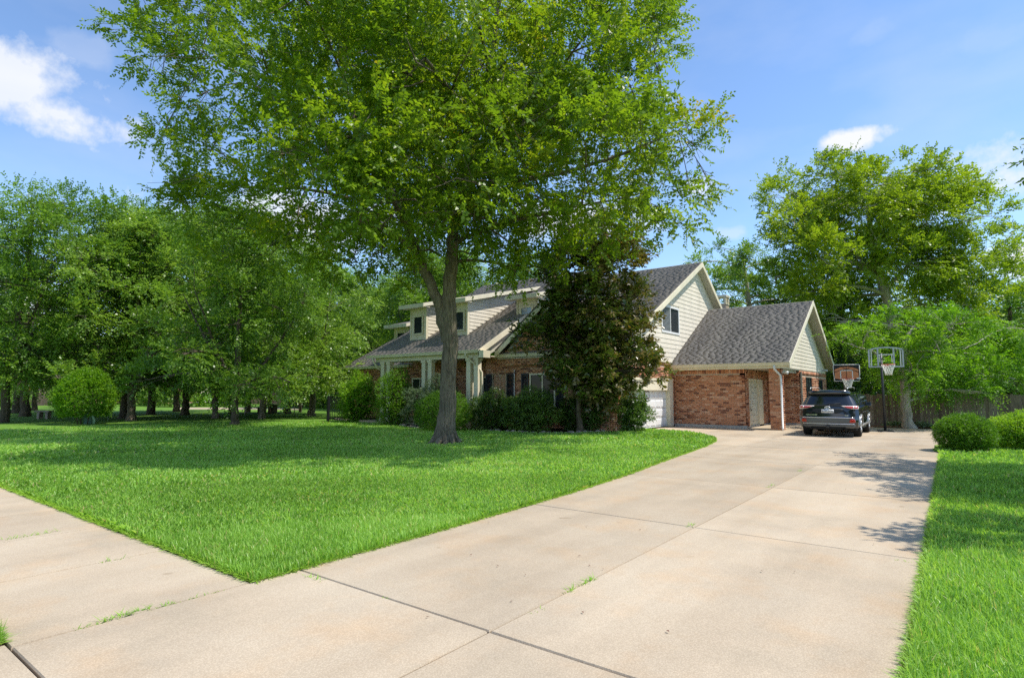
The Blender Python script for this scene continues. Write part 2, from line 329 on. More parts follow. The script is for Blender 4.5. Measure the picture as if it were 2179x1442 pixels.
def tree_meshes(seed, skel, cl, ntw, k, L, W, tw, leaf, barkm, tintbase=.45, tintvar=.16, sides=12, twigs=500, ctint=None, droop=.15, zmin=.3, shell=2.4, bumpy=.05, up=.15, ns=9, hi=3., thin=1.):
    g = np.random.default_rng(seed); cl = np.asarray(cl, float)
    P, ax, idx = clump_twigs(g, cl, ntw, shell, up, ns=ns)
    ok = P[:, 2] > zmin; P, ax, idx = P[ok], ax[ok], idx[ok]
    ct = g.normal(0, tintvar, len(cl)) if ctint is None else np.asarray(ctint)+g.normal(0, tintvar*.4, len(cl))
    ti = tintbase+ct[idx]+g.normal(0, .1, len(P))
    V, F, T = sprays(g, P, ax, tw*g.uniform(.6, 1.3, len(P)), k, L, W, ti, droop=droop)
    crown = mesh_np('crown', V, F, leaf, T)
    VV, FF = [], []; base = 0
    def put(v, f):
        nonlocal base
        VV.append(v); FF.append(f+base); base += len(v)
    nodes = []
    for pts, rad in skel:
        pts = np.asarray(pts, float); rad = np.asarray(rad, float)
        tt = np.linspace(0, len(pts)-1, (len(pts)-1)*5+1); ii = np.minimum(tt.astype(int), len(pts)-2); fr = (tt-ii)[:, None]
        pm = np.vstack([2*pts[0]-pts[1], pts, 2*pts[-1]-pts[-2]]); p0, p1, p2, p3 = pm[ii], pm[ii+1], pm[ii+2], pm[ii+3]
        q = .5*((2*p1)+(p2-p0)*fr+(2*p0-5*p1+4*p2-p3)*fr**2+(3*p1-p0-3*p2+p3)*fr**3); rr = rad[ii]*(1-fr[:, 0])+rad[ii+1]*fr[:, 0]
        q[1:-1] += g.normal(0, .02, (len(q)-2, 3)); v, f = tube_np(q, rr*(1+g.normal(0, .03, len(rr))), sides)
        v += g.normal(0, bumpy*.15, v.shape)*np.repeat(rr, sides)[:, None]; put(v, f)
        nodes += [(a, b) for a, b in zip(q[2:], rr[2:])]
    NP_ = np.array([a for a, b in nodes]); NR = np.array([b for a, b in nodes])
    zt = NP_[:, 2].min()
    for c in cl:
        cc = c[:3]; dist = np.linalg.norm(NP_-cc, axis=1)+np.where(NP_[:, 2] > cc[2]+.2, hi, 0)+np.where(NP_[:, 2] < zt+.8, 2., 0)
        j = int(np.argmin(dist)); a = NP_[j]; r0 = min(NR[j]*.6, (.05+.013*dist[j])*thin)
        mid = a*.5+cc*.5+np.array([0, 0, .12*np.linalg.norm(cc-a)])+g.normal(0, .12, 3)
        ts = np.linspace(0, 1, 6)[:, None]; q = a*(1-ts)**2+2*mid*ts*(1-ts)+cc*ts**2
        put(*tube_np(q, np.linspace(r0, r0*.45+.006, 6), 6))
        for s in range(5):
            e = cc+nrm(g.normal(0, 1, 3))*c[3:6]*.8; st = q[3+s % 3]; m_ = (st+e)/2+g.normal(0, .1, 3)
            put(*tube_np(np.array([st, m_, e]), [r0*.4+.004, r0*.25+.003, .004], 4))
    if twigs:
        sel = g.choice(len(P), min(twigs, len(P)), replace=False)
        for i in sel:
            c = cl[idx[i], :3]; st = P[i]+(c-P[i])*.4; put(*tube_np(np.array([st, P[i], P[i]+ax[i]*tw*.8]), [.009, .006, .002], 3))
    trunk = mesh_np('trunk', np.concatenate(VV), np.concatenate(FF), barkm, None, True)
    return trunk, crown
def plant_tree(name, loc, meshes, label, cat='tree', group=None, rz=0., scale=1.):
    r = empty(name, loc, label, cat, group, rz); r.scale = (scale,)*3
    link('trunk', meshes[0], r); link('crown', meshes[1], r); return r

# ------------------------------------------------------------------ ground, driveway, lawns
mb = MB(); mb.box(-500, 500, -300, 700, -.6, -.10)
tag(mb.build('ground', M['far_turf']), kind='structure')
def extrude_poly(pts, z0, z1, name, mats, parent=None):
    mb = MB(); n = len(pts)
    mb.add([(x, y, z0) for x, y in pts]+[(x, y, z1) for x, y in pts], [tuple(range(n, 2*n))], 0)
    mb.add([(x, y, z0) for x, y in pts]+[(x, y, z1) for x, y in pts], [(i, (i+1) % n, (i+1) % n+n, i+n) for i in range(n)], 1 if isinstance(mats, list) else 0)
    return mb.build(name, mats, parent)
DW = extrude_poly([(-4.9, -6), (1.2, -6), (1.2, 0.9), (-.33, 2.2), (-.30, 31), (-10.6, 31), (-10.6, 13), (-4.9, 9)], -.10, -.028, 'driveway', M['joint']); tag(DW, kind='structure')
SW = extrude_poly([(-60, 1.08), (-4.77, 1.08), (-4.77, 2.68), (-60, 2.68)], -.10, -.04, 'sidewalk', M['joint']); tag(SW, kind='structure')
def slab(par, x0, x1, y0, y1, dz=0., c=.006):
    g = .008; z = dz; mb = MB(); x0 += g; x1 -= g; y0 += g; y1 -= g
    P = [(x0, y0, -.09), (x1, y0, -.09), (x1, y1, -.09), (x0, y1, -.09), (x0, y0, z-.012), (x1, y0, z-.012), (x1, y1, z-.012), (x0, y1, z-.012), (x0+c, y0+c, z), (x1-c, y0+c, z), (x1-c, y1-c, z), (x0+c, y1-c, z)]
    F = [(8, 9, 10, 11)]+[(a, b, b+4, a+4) for a, b in ((0, 1), (1, 2), (2, 3), (3, 0), (4, 5), (5, 6), (6, 7), (7, 4))]
    mb.add(P, F); return mb.build('slab', M['concrete'], par)
rows = [-4, 1.10, 3.10, 6.85, 10.45, 14.15, 17.7, 21.2, 24.6]
for j in range(len(rows)-1):
    y0, y1 = rows[j], rows[j+1]; xr = -.35 if j > 1 else -.31
    if j < 2: xr = .9 if j == 0 else -.30
    ed = [-4.77 if j == 1 else -4.86, -2.57, xr]
    if j >= 3: ed = [-8.0, -5.12] + ed[1:] if j < 5 else [-10.55, -7.9, -5.15, -2.57 if j < 6 else -3.7, xr]
    for a, b in zip(ed[:-1], ed[1:]): slab(DW, a, b, y0, y1, rnd.uniform(-.004, .002))
for a, b in zip([-10.5, -7.4, -5.0, -2.57], [-7.4, -5.0, -2.57, -.35]): slab(DW, a, b, 24.6, 30.6, rnd.uniform(-.004, .002))
xs = [-4.78-1.66*i for i in range(26)]
for a, b in zip(xs[1:], xs[:-1]): slab(SW, a-.003, b-.005, 1.10, 2.66, rnd.uniform(-.006, .0), .004)
# lawn boundary in plan (left lawn along sidewalk and driveway, flaring to the garage)
EDGE = [(-4.76, 2.68), (-4.80, 4.7), (-4.93, 7.8), (-5.12, 10.2), (-5.42, 12.4), (-5.68, 14.6), (-5.95, 16.9), (-6.25, 18.6), (-6.7, 20.0), (-7.6, 21.4), (-8.7, 22.2), (-9.6, 22.5), (-10.5, 22.5)]
BED = [(-10.5, 21.9), (-10.72, 20.9), (-11.0, 19.8), (-11.5, 18.9), (-12.3, 18.15), (-13.1, 17.8), (-14.3, 17.75), (-15.2, 18.0), (-16.2, 18.2), (-17.2, 17.7), (-18.2, 17.25), (-19.4, 17.6), (-20.5, 18.4), (-21.8, 19.0), (-23.4, 19.2), (-25.3, 19.5), (-27.6, 19.9)]
LAWN = EDGE + BED + [(-30, 22), (-30, 60), (-90, 60), (-90, 2.68)]
lawn = extrude_poly(LAWN, -.10, .012, 'lawn', [M['lawn_soil'], M['dirt']]); tag(lawn, kind='structure')
REDGE = [(-.31, 2.0), (-.33, 6.0), (-.37, 10), (-.42, 14), (-.47, 18.6), (-.66, 19.3), (-.66, 20.3), (-.4, 21.5), (-.33, 25), (-.3, 32)]
RLAWN = [(.9, -4), (1.0, .4), (-.2, 1.2)] + REDGE + [(30, 32), (30, -4)]
lawn2 = extrude_poly(RLAWN[::-1], -.10, .010, 'lawn', [M['lawn_soil'], M['dirt']]); tag(lawn2, kind='structure')
PARK = [(-60, -1), (-4.9, -1), (-4.88, 1.08), (-60, 1.08)]
lawn3 = extrude_poly(PARK, -.10, .012, 'lawn', [M['lawn_soil'], M['dirt']]); tag(lawn3, kind='structure')
bed = extrude_poly(BED + [(-29, 22), (-10.5, 22.2)], -.1, .05, 'planting_bed', M['mulch']); tag(bed, kind='structure')
strip = extrude_poly([(-10, 30.8), (-10, 36), (5, 36), (5, 30.8)], -.1, -.02, 'planting_bed', M['mulch']); tag(strip, kind='structure')
def inpoly(x, y, poly):
    c = np.zeros(len(x), bool); n = len(poly)
    for i in range(n):
        x0, y0 = poly[i]; x1, y1 = poly[i-1]
        with np.errstate(divide='ignore', invalid='ignore'):
            c ^= ((y0 > y) != (y1 > y)) & (x < (x1-x0)*(y-y0)/(y1-y0+1e-12)+x0)
    return c
def inview(x, y, pad=90):
    q = np.stack([x, y, np.zeros_like(x)-HC], 1); z = q @ FW; u = PW/2+FPX*(q @ RT)/np.maximum(z, .1); v = PH/2-FPX*(q @ UP)/np.maximum(z, .1)
    return (z > .5) & (u > -pad) & (u < PW+pad) & (v < PH+pad)
def grass(seed, poly, n, rings, name='grass'):
    """blades thin out and widen with the distance; rings = (d0, d1, blades per m2, width, height)"""
    g = np.random.default_rng(seed); VV, FF, TT = [], [], []; base = 0
    px = np.array(poly)
    for d0, d1, dens, wd, ht in rings:
        x0, y0 = np.maximum(px.min(0), [-d1-2, -4]); x1, y1 = np.minimum(px.max(0), [12, d1+2])
        k = int(dens*(x1-x0)*(y1-y0)); x = g.uniform(x0, x1, k); y = g.uniform(y0, y1, k); d = np.hypot(x, y)
        ok = (d >= d0) & (d < d1); x, y = x[ok], y[ok]
        vin = inview(x, y, 260 if d0 < 6 else 90); ok = vin | (inview(x, y, 1500) & (g.uniform(0, 1, len(x)) < .22)); x, y, vin = x[ok], y[ok], vin[ok]; ok = inpoly(x, y, poly); x, y, vin = x[ok], y[ok], vin[ok]
        ok = np.hypot(x+12.35, y-12.8) > g.uniform(.28, .75, len(x)); x, y, vin = x[ok], y[ok], vin[ok]
        k = len(x); d = np.hypot(x, y)
        a = g.uniform(0, 2*math.pi, k); le = g.normal(0, .32, k)+.38; clump = .5+.5*np.sin(x*2.1+np.sin(y*1.7)*1.3)*np.cos(y*2.6+np.sin(x*1.1))
        h = ht*g.uniform(.55, 1.2, k)*(.9+.25*clump); wv = wd*g.uniform(.7, 1.25, k)*np.where(vin, 1, 2.2)
        dr = np.stack([np.cos(a), np.sin(a), np.zeros(k)], 1); ph = a+g.normal(math.pi/2, .5, k); sd = np.stack([np.cos(ph), np.sin(ph), np.zeros(k)], 1)
        P = np.stack([x, y, np.full(k, .005)], 1); up = np.array([0, 0, 1.])
        m_ = P+up*(h*.55)[:, None]+dr*(h*le*.35)[:, None]; tp = P+up*(h*np.clip(1-.35*le**2, .45, 1))[:, None]+dr*(h*le*1.05)[:, None]
        V = np.stack([P-sd*wv[:, None]*.5, P+sd*wv[:, None]*.5, m_+sd*wv[:, None]*.42, tp, m_-sd*wv[:, None]*.42], 1).reshape(-1, 3)
        F = (np.arange(k)[:, None, None]*5+np.array([[0, 1, 2], [0, 2, 4], [4, 2, 3]] if d0 < 7 else [[0, 2, 3], [0, 3, 4]])[None]).reshape(-1, 3)
        ti = np.clip(.44+.26*(clump-.5)+.16*np.sin(x*.7+1.3)*np.sin(y*.9)+.10*np.sin(x*.23+y*.31)+g.normal(0, .17, k), 0, .93); ti = np.where(g.uniform(0, 1, k) < .03+.05*(np.sin(x*1.9+3)*np.sin(y*1.3+1) > .8), 1., ti)
        VV.append(V); FF.append(F+base); TT.append(np.repeat(ti, 5)); base += len(V)
    V = np.concatenate(VV); F = np.concatenate(FF); T = np.concatenate(TT)
    me = mesh_np(name, V, F, M['grass_blade'], T); return tag(link(name, me), kind='stuff')
RINGS = [(0, 5, 6000, .0078, .092), (5, 7.5, 4300, .0095, .09), (7.5, 11, 2700, .021, .09), (11, 17, 1000, .036, .09), (17, 32, 300, .07, .095)]
grass(1, LAWN, 0, RINGS); grass(2, RLAWN, 0, RINGS)
def edge_grass(seed, line, out_side):
    """longer runners that lean out over the concrete along the lawn's edge"""
    g = np.random.default_rng(seed); P = np.array(line, float); VV = []; TT = []; k0 = 0; FF = []
    for a, b in zip(P[:-1], P[1:]):
        t_ = (b-a)/np.linalg.norm(b-a); o_ = np.array([-t_[1], t_[0]])*out_side; L = np.linalg.norm(b-a); dm = np.hypot(*((a+b)/2)); wd = .0085*max(1, dm/6); k = int(L*620/max(1, dm/6)); 
        s = g.uniform(0, L, k); q = a+t_*s[:, None]-o_*g.uniform(-.022, .06, k)[:, None]; c = np.column_stack([q, np.full(k, .0)])
        d = np.column_stack([o_[None]*g.normal(.75, .45, k)[:, None]+t_*g.normal(0, .6, k)[:, None], g.uniform(.15, .9, k)]); nn = np.column_stack([-o_[None]*np.ones((k, 1)), np.ones(k)])+g.normal(0, .3, (k, 3))
        V, F = leaves_np(c, d, nn, g.uniform(.035, .095, k)*np.where(g.uniform(0, 1, k) < .05, 1.5, 1), np.full(k, wd)); VV.append(V); FF.append(F+k0); k0 += len(V); TT.append(np.repeat(np.clip(g.normal(.4, .22, k), 0, 1), 4))
    tag(link('grass', mesh_np('grass', np.concatenate(VV), np.concatenate(FF), M['grass_blade'], np.concatenate(TT))), kind='stuff')
edge_grass(61, EDGE, -1); edge_grass(62, [(-16, 2.68), (-13, 2.68), (-10, 2.68), (-8, 2.68), (-6.5, 2.68), (-5.5, 2.68), (-4.76, 2.68)], -1); edge_grass(63, [(.2, .9), (-.2, 1.2)]+REDGE[:5], 1); edge_grass(64, [(-4.88, .2), (-4.88, 1.08)], -1); edge_grass(65, [(-4.88, 1.08), (-7, 1.08)], -1)
grass(3, PARK, 0, [(0, 7, 4200, .0085, .12), (7, 12, 900, .02, .1)])

# ------------------------------------------------------------------ the brick house
house = empty('brick_house', (0, 0, 0), 'red brick house with grey shingle roofs, cream siding gables, dormers and a side garage', 'house')
XG, XA, XW, YA = -10.51, -7.33, -5.91, 26.0
def part(mb, name, mats, parent=house, bevel=0., kind=None, label=None):
    o = mb.build(name, mats, parent, bevel)
    if kind: o['kind'] = kind
    if label: o['label'] = label
    return o
bm1 = MB(); bm1.box(-.5, .5, -.5, .5, -.5, .5); BRICK1 = bm1.mesh('brick', M['brick_each'])
n_single = [0]
def boxes_np(C, H, U, Nn):
    """boxes with centres C, half sizes H along U, Nn (normal), Z"""
    U = np.array(U, float); Nn = np.array(Nn, float); Z = np.array([0, 0, 1.])
    s = np.array([(-1, -1, -1), (1, -1, -1), (1, 1, -1), (-1, 1, -1), (-1, -1, 1), (1, -1, 1), (1, 1, 1), (-1, 1, 1)], float)
    o = H[:, None]*s[None]; V = C[:, None]+o[..., 0:1]*U+o[..., 1:2]*Nn+o[..., 2:3]*Z
    F = np.array([(3, 2, 1, 0), (4, 5, 6, 7), (0, 1, 5, 4), (1, 2, 6, 5), (2, 3, 7, 6), (3, 0, 4, 7)])
    return V.reshape(-1, 3), (np.arange(len(C))[:, None, None]*8+F[None]).reshape(-1, 4)
def subtract(ivs, holes):
    for h0, h1 in holes:
        nv = []
        for a, b in ivs:
            if h1 <= a or h0 >= b: nv.append((a, b)); continue
            if a < h0: nv.append((a, h0))
            if b > h1: nv.append((h1, b))
        ivs = nv
    return ivs
def brick_wall(p0, u, n, L, z0, z1, holes=(), soldier=0., single=0, top=None, thick=.22, seed=1, mats=None):
    """running-bond wall of real bricks on a mortar core; returns the wall part"""
    g = random.Random(seed); p0 = np.array(p0, float); u = np.array(u, float); n = np.array(n, float)
    mb = MB(); ev = sorted({0., L}|{h for q in holes for h in q[:2]})
    for a, b in zip(ev[:-1], ev[1:]):
        iv = subtract([(z0, z1)], [(h[2], h[3]) for h in holes if h[0] < (a+b)/2 < h[1]])
        for c, d in iv:
            P = [p0+u*a, p0+u*b, p0+u*b-n*thick, p0+u*a-n*thick]; mb.hexa([q+np.array([0, 0, c]) for q in P]+[q+np.array([0, 0, d]) for q in P])
    if top is not None: mb.prism([p0+np.array([0, 0, z1]), p0+u*L+np.array([0, 0, z1])]+[p0+u*a+np.array([0, 0, b]) for a, b in top], -n*thick)
    wall = part(mb, 'brick_wall', M['mortar'])
    bx = []; ch, bl, gp = .0835, .235, .014
    nr = int((z1-soldier-z0)/ch)
    zt = z0+nr*ch; rowz = [(z0+i*ch, i) for i in range(nr)]
    if top is not None:
        zz = zt
        while zz+ch < max(b for a, b in top): rowz.append((zz, int(round((zz-z0)/ch)))); zz += ch
    for zb, i in rowz:
        lim = [(0., L)]
        if top is not None and zb >= z1-.01:
            (ua, za), (ub, zb_) = top[0], top[-1]; (um, zm) = top[len(top)//2]
            f = (zb+ch-z1)/(zm-z1); lim = [(0+um*f, L-(L-um)*f)]
            if lim[0][1]-lim[0][0] < .25: continue
        s = -(i % 2)*bl/2-g.uniform(0, .01)
        iv = subtract(lim, [(h[0], h[1]) for h in holes if h[2] < zb+ch*.5 < h[3]])
        k = s
        while k < L:
            for a, b in iv:
                a2, b2 = max(k, a), min(k+bl, b)
                if b2-a2 > .05: bx.append((a2+gp/2, b2-gp/2, zb+gp/2, zb+ch-gp/2))
            k += bl
    if soldier:
        k = 0.
        while k < L-.02:
            bx.append((k+gp/2, min(k+ch, L)-gp/2, z1-soldier+gp/2, z1-gp/2)); k += ch
    C = np.array([p0+u*(a+b)/2+n*g.uniform(.004, .009)+np.array([0, 0, (c+d)/2]) for a, b, c, d in bx]); H = np.array([((b-a)/2, .012, (d-c)/2) for a, b, c, d in bx])
    T = np.array([g.random() for _ in bx]); order = list(range(len(bx)))
    if single: order.sort(key=lambda i: np.linalg.norm(C[i]-CP))
    sing = order[:single]; rest = order[single:]
    ang = math.atan2(u[1], u[0])
    for i in sing:
        o = link('brick', BRICK1, wall); o.location = C[i]; o.scale = (H[i][0]*2, .024, H[i][2]*2); o.rotation_euler = (0, 0, ang)
    if rest:
        V, F = boxes_np(C[rest], H[rest], u, n); me = mesh_np('brick', V, F, M['brick_mass'], np.repeat(T[rest], 8)); o = link('brick', me, wall); o['kind'] = 'stuff'
    return wall
XP, YN = np.array([1., 0, 0]), np.array([0, -1., 0])
YP = np.array([0, 1., 0])
# garage wing, seen across the driveway
brick_wall((XG, YA, 0), XP, YN, XA-XG, .13, 2.56, soldier=.2, single=225, seed=2)
brick_wall((-6.36, YA-.02, 0), XP, YN, .46, 0.0, 2.54, soldier=.2, single=75, seed=3, thick=.44)
brick_wall((-5.90, YA-.02, 0), YP, XP, .44, 0.0, 2.54, seed=33, thick=.02)
brick_wall((XA, YA, 0), YP, XP, 3.6, .1, 2.54, holes=[(.45, 2.66, .0, 2.13)], seed=4)
brick_wall((XA, 29.6, 0), XP, YN, XW-XA, .13, 2.54, seed=5)
brick_wall((XW, 29.6, 0), YP, XP, 6.7, .1, 2.55, holes=[(1.28, 2.6, 1.0, 2.27), (4.5, 5.45, 1.0, 2.2)], soldier=.2, seed=6)
# garage side wall, front wall with openings, left walls
brick_wall((XG, 20.15, 0), YP, XP, 5.85, .08, 2.93, holes=[(.55, 5.62, .0, 2.1)], soldier=.2, seed=7)
brick_wall((-16.95, 20.15, 0), XP, YN, 6.44, .08, 3.15, holes=[(.45, 1.2, 1.05, 2.36), (2.45, 3.75, .9, 2.35)], seed=8)
brick_wall((-24.0, 21.6, 0), XP, YN, 7.0, .3, 3.2, holes=[(2.6, 3.7, .3, 2.45), (.7, 1.9, .9, 2.3), (5.1, 6.3, .9, 2.3)], seed=9)
brick_wall((-29.0, 22.0, 0), XP, YN, 5.2, .1, 2.9, seed=10)
brick_wall((-15.6, 19.85, 0), XP, YN, 4.4, 2.7, 3.3, top=[(4.4, 3.3), (2.2, 5.05), (0, 3.3)], seed=11, thick=.1)
mb = MB()
mb.box(XG, XA+.03, YA-.03, YA+.1, -.02, .125); mb.box(XA+.0, XA+.032, YA+.1, 29.6, -.02, .095); mb.box(XA+.035, XW+.03, 29.57, 29.7, -.02, .125); mb.box(XW-.1, XW+.032, 29.705, 36.3, -.02, .095)
part(mb, 'foundation', simple('foundation_concrete', (.40, .385, .36), .9, .2, var=.2))
mb = MB(); mb.box(XA, XW, YA, 29.6, -.05, .03); part(mb, 'porch_floor', M['concrete'])
# black cores added inside so that no daylight passes under the roofs
mb = MB(); mb.box(-23.0, XG-.25, 22.2, 36.4, 0, 2.9); mb.box(XG-.3, XW-.25, 29.9, 36.2, 0, 2.55); mb.box(XG-.3, XA-.25, YA+.25, 29.95, 0, 2.5); mb.box(-28.8, -23.1, 22.3, 35, 0, 2.85)
mb.box(-16.7, XG-.25, 20.4, 22.15, 0, 3.0)
part(mb, 'daylight_block', M['black'])

def plank_row(par, X, nx, ya0, yb0, ya1, yb1, z0, z1, mat, axis='y'):
    """one lap-siding board on the plane x = X (or y = X), its lower edge proud"""
    t0, t1 = .026, .010; mb = MB()
    f = (lambda y, off, z: (X+nx*off, y, z)) if axis == 'y' else (lambda y, off, z: (y, X+nx*off, z))
    P = [f(ya0, 0, z0), f(yb0, 0, z0), f(yb0, t0, z0), f(ya0, t0, z0), f(ya1, 0, z1), f(yb1, 0, z1), f(yb1, t1, z1), f(ya1, t1, z1)]
    mb.hexa(P); return part(mb, 'plank', mat, par)
# --- main gable
def rakeL(z): return 21.89+(z-4.3)/.524
def rakeR(z): return 29.2+(8.13-z)/.70
mb = MB(); mb.prism([(XG-.005, 20.15, 2.94), (XG-.005, 37, 2.5), (XG-.005, rakeR(2.5)-.3 if False else 36.9, 2.75), (XG-.005, 29.2, 7.98), (XG-.005, 20.15, 3.24)], (-.12, 0, 0))
gable = part(mb, 'gable_siding', M['siding'])
ex = .205; z = 2.95; WIN = (24.66, 26.78, 4.22, 5.54)
while z < 7.9:
    z1 = min(z+ex-.002, 7.93)
    a0, b0, a1, b1 = max(20.1, rakeL(z+.02)), min(36.5, rakeR(z+.1)), max(20.1, rakeL(z1+.02)), min(36.5, rakeR(z1+.1))
    if z < 6: b0 = min(b0, 33.); b1 = min(b1, 33.)
    if b1 > a1:
        if z1 > WIN[2] and z < WIN[3]:
            if WIN[0] > a0+.1: plank_row(gable, XG, 1, a0, WIN[0], a1, WIN[0], z, z1, M['siding'])
            plank_row(gable, XG, 1, WIN[1], b0, WIN[1], b1, z, z1, M['siding'])
        else: plank_row(gable, XG, 1, a0, b0, a1, b1, z, z1, M['siding'])
    z += ex
mb = MB(); mb.box(XG-.02, XG+.045, 20.1, 25.9, 2.895, 2.945); part(mb, 'frieze_board', M['cream'])
def window(u0, u1, z0, z1, pos, axis, nx, panes=2, mat='white', fr=.07, glass='glass', par=house, slats=0):
    """frame > pane, sash bars; axis 'y': lies on x = pos, axis 'x': lies on y = pos"""
    f = (lambda a, o_, z: (pos+nx*o_, a, z)) if axis == 'y' else (lambda a, o_, z: (a, pos+nx*o_, z))
    def bx(mb, a0, a1, o0, o1, c0, c1): mb.hexa([f(a0, o0, c0), f(a1, o0, c0), f(a1, o1, c0), f(a0, o1, c0), f(a0, o0, c1), f(a1, o0, c1), f(a1, o1, c1), f(a0, o1, c1)])
    mb = MB(); bx(mb, u0, u1, -.05, .045, z0, z0+fr); bx(mb, u0, u1, -.05, .045, z1-fr, z1); bx(mb, u0, u0+fr, -.05, .042, z0+fr, z1-fr); bx(mb, u1-fr, u1, -.05, .042, z0+fr, z1-fr)
    w_ = (u1-u0-2*fr)/panes
    for i in range(1, panes): bx(mb, u0+fr+w_*i-.025, u0+fr+w_*i+.025, -.05, .03, z0+fr, z1-fr)
    wd = part(mb, 'window', M[mat], par)
    for i in range(panes):
        q = MB(); a0, a1 = u0+fr+w_*i+(.025 if i else 0), u0+fr+w_*(i+1)-(.025 if i < panes-1 else 0); bx(q, a0, a1, .0, .012, z0+fr, z1-fr); part(q, 'pane', M[glass], wd)
        if slats and i == 0:
            s = MB(); zz = z0+fr+.02
            while zz < z1-fr-.03: bx(s, a0+.01, a1-.01, .0125, .016, zz, zz+.022); zz += .055
            part(s, 'blind', M['blind'], wd)
    return wd
window(24.68, 26.76, 4.24, 5.52, XG, 'y', 1, 2, 'white', .09, slats=1)
# --- wing gable siding above the brick
def wl_(z): return 25.75+(z-2.75)/.595
def wr_(z): return 36.3-(z-2.75)/.595
mb = MB(); mb.prism([(XW-.005, 25.75, 2.56), (XW-.005, 36.3, 2.5), (XW-.005, 36.2, 2.75), (XW-.005, 31.0, 5.86), (XW-.005, 25.75, 2.75)], (-.1, 0, 0)); wg = part(mb, 'gable_siding', M['siding'])
z = 2.6
while z < 5.72:
    z1 = min(z+.168, 5.76); plank_row(wg, XW, 1, max(25.75, wl_(z+.04)), min(36.3, wr_(z+.04)), max(25.75, wl_(z1+.04)), min(36.3, wr_(z1+.04)), z, z1, M['siding']); z += .17
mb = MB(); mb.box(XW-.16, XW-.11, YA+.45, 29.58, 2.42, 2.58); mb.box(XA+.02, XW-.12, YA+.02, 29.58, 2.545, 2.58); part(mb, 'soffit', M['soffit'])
# --- roofs: slab, rake boards, shingle courses laid as tabs
def roof_plane(o, u, Lu, s, Ls, name='roof', skip=None, thick=.10, par=house, seed=1, lap=.128, tab=.30):
    """o lower corner, u along the eave, s up the slope"""
    g = np.random.default_rng(seed); o = np.array(o, float); u = np.array(u, float); s = np.array(s, float); s /= np.linalg.norm(s); n = np.cross(u, s); n = n if n[2] > 0 else -n
    mb = MB(); mb.prism([o, o+u*Lu, o+u*Lu+s*Ls, o+s*Ls], -n*thick); rf = part(mb, name, M['soffit'], par)
    nr = int(Ls/lap); V = []; T = []
    for i in range(nr+1):
        b0 = i*lap; b1 = min(b0+lap+.03, Ls); x = -(i % 2)*tab/2-(i % 5)*.03
        if b1-b0 < .02: continue
        while x < Lu:
            tw_ = tab*g.choice([.7, 1., 1.2]); a0, a1 = max(x, 0)+.002, min(x+tw_, Lu); x += tw_
            if a1-a0 < .02 or (skip and skip(o+u*(a0+a1)/2+s*b0)): continue
            h0 = .022+g.uniform(0, .008); P0 = o+u*a0+s*b0; P1 = o+u*a1+s*b0; Q1 = o+u*a1+s*b1; Q0 = o+u*a0+s*b1
            V += [P0, P1, Q1, Q0, P0+n*h0, P1+n*h0, Q1+n*.006, Q0+n*.006]; T.append(np.clip(g.normal(.5, .085), 0, 1))
    k = len(T); F = np.array([(4, 5, 6, 7), (0, 1, 5, 4), (1, 2, 6, 5), (3, 0, 4, 7)]); FF = (np.arange(k)[:, None, None]*8+F[None]).reshape(-1, 4)
    o2 = link('shingle', mesh_np('shingle', np.array(V), FF, M['shingle'], np.repeat(np.array(T), 8)), rf); o2['kind'] = 'stuff'; return rf
def slope_vec(k): return (0, 1, k)
sl_len = lambda dy, k: dy*math.sqrt(1+k*k)
# wing front and back slopes
roof_plane((XG, 25.52, 2.77), XP, -5.44-XG, (0, 1, .575), sl_len(5.48, .575), seed=3)
roof_plane((XG, 36.45, 2.80), XP, -5.44-XG, (0, -1, .575), sl_len(5.46, .575), seed=4)
# main: garage part, porch part, rear slope
EAVE = 19.68
roof_plane((-16.05, EAVE, 4.3+.524*(EAVE-21.89)+.03), XP, 16.05-10.14, (0, 1, .524), sl_len(29.2-EAVE, .524), seed=5)
roof_plane((-23.25, 18.55, 3.33), XP, 7.27, (0, 1, .545), sl_len(8.8, .545), seed=6)
roof_plane((-23.25, 38.0, 2.1), XP, 23.25-10.14, (0, -1, .685), sl_len(8.85, .685), seed=7, lap=.4, tab=.6)
roof_plane((-23.25, 27.3, 8.05), XP, 7.2, (0, 1, .04), 1.9, seed=8)
# left wing, hipped look: front slope and right edge
roof_plane((-29.2, 21.4, 3.0), XP, 5.98, (0, 1, .5), sl_len(6.0, .5), seed=9)
# rake and fascia boards
def board(p, q, h, t, name='fascia', mat='cream', drop=0., nrm_=(1, 0, 0)):
    p = np.array(p, float); q = np.array(q, float); nn = np.array(nrm_, float)*t; dz = np.array([0, 0, h]); mb = MB()
    mb.hexa([p-dz, q-dz, q-dz+nn, p-dz+nn, p, q, q+nn, p+nn]); return part(mb, name, M[mat])
board((-10.14, EAVE-.1, 3.06), (-10.14, 29.2, 8.15), .24, .03, 'rake_board'); board((-10.14, 29.2, 8.15), (-10.14, 32.6, 5.80), .24, .03, 'rake_board')
board((-5.44, 25.45, 2.76), (-5.44, 30.98, 5.95), .24, .03, 'rake_board'); board((-5.44, 30.98, 5.95), (-5.44, 36.5, 2.76), .24, .03, 'rake_board')
board((-15.98, 18.5, 3.33), (-15.98, 23.6, 6.12), .26, .03, 'rake_board')
mb = MB(); mb.prism([(XG+.03, 20.0, 3.17), (XG+.03, 29.2, 7.99), (XG+.03, 29.2, 7.96), (XG+.03, 20.0, 3.14)], (.33, 0, 0)); mb.prism([(XG+.03, 29.2, 7.99), (XG+.03, 32.6, 5.62), (XG+.03, 32.6, 5.59), (XG+.03, 29.2, 7.96)], (.33, 0, 0)); part(mb, 'soffit', M['soffit'])
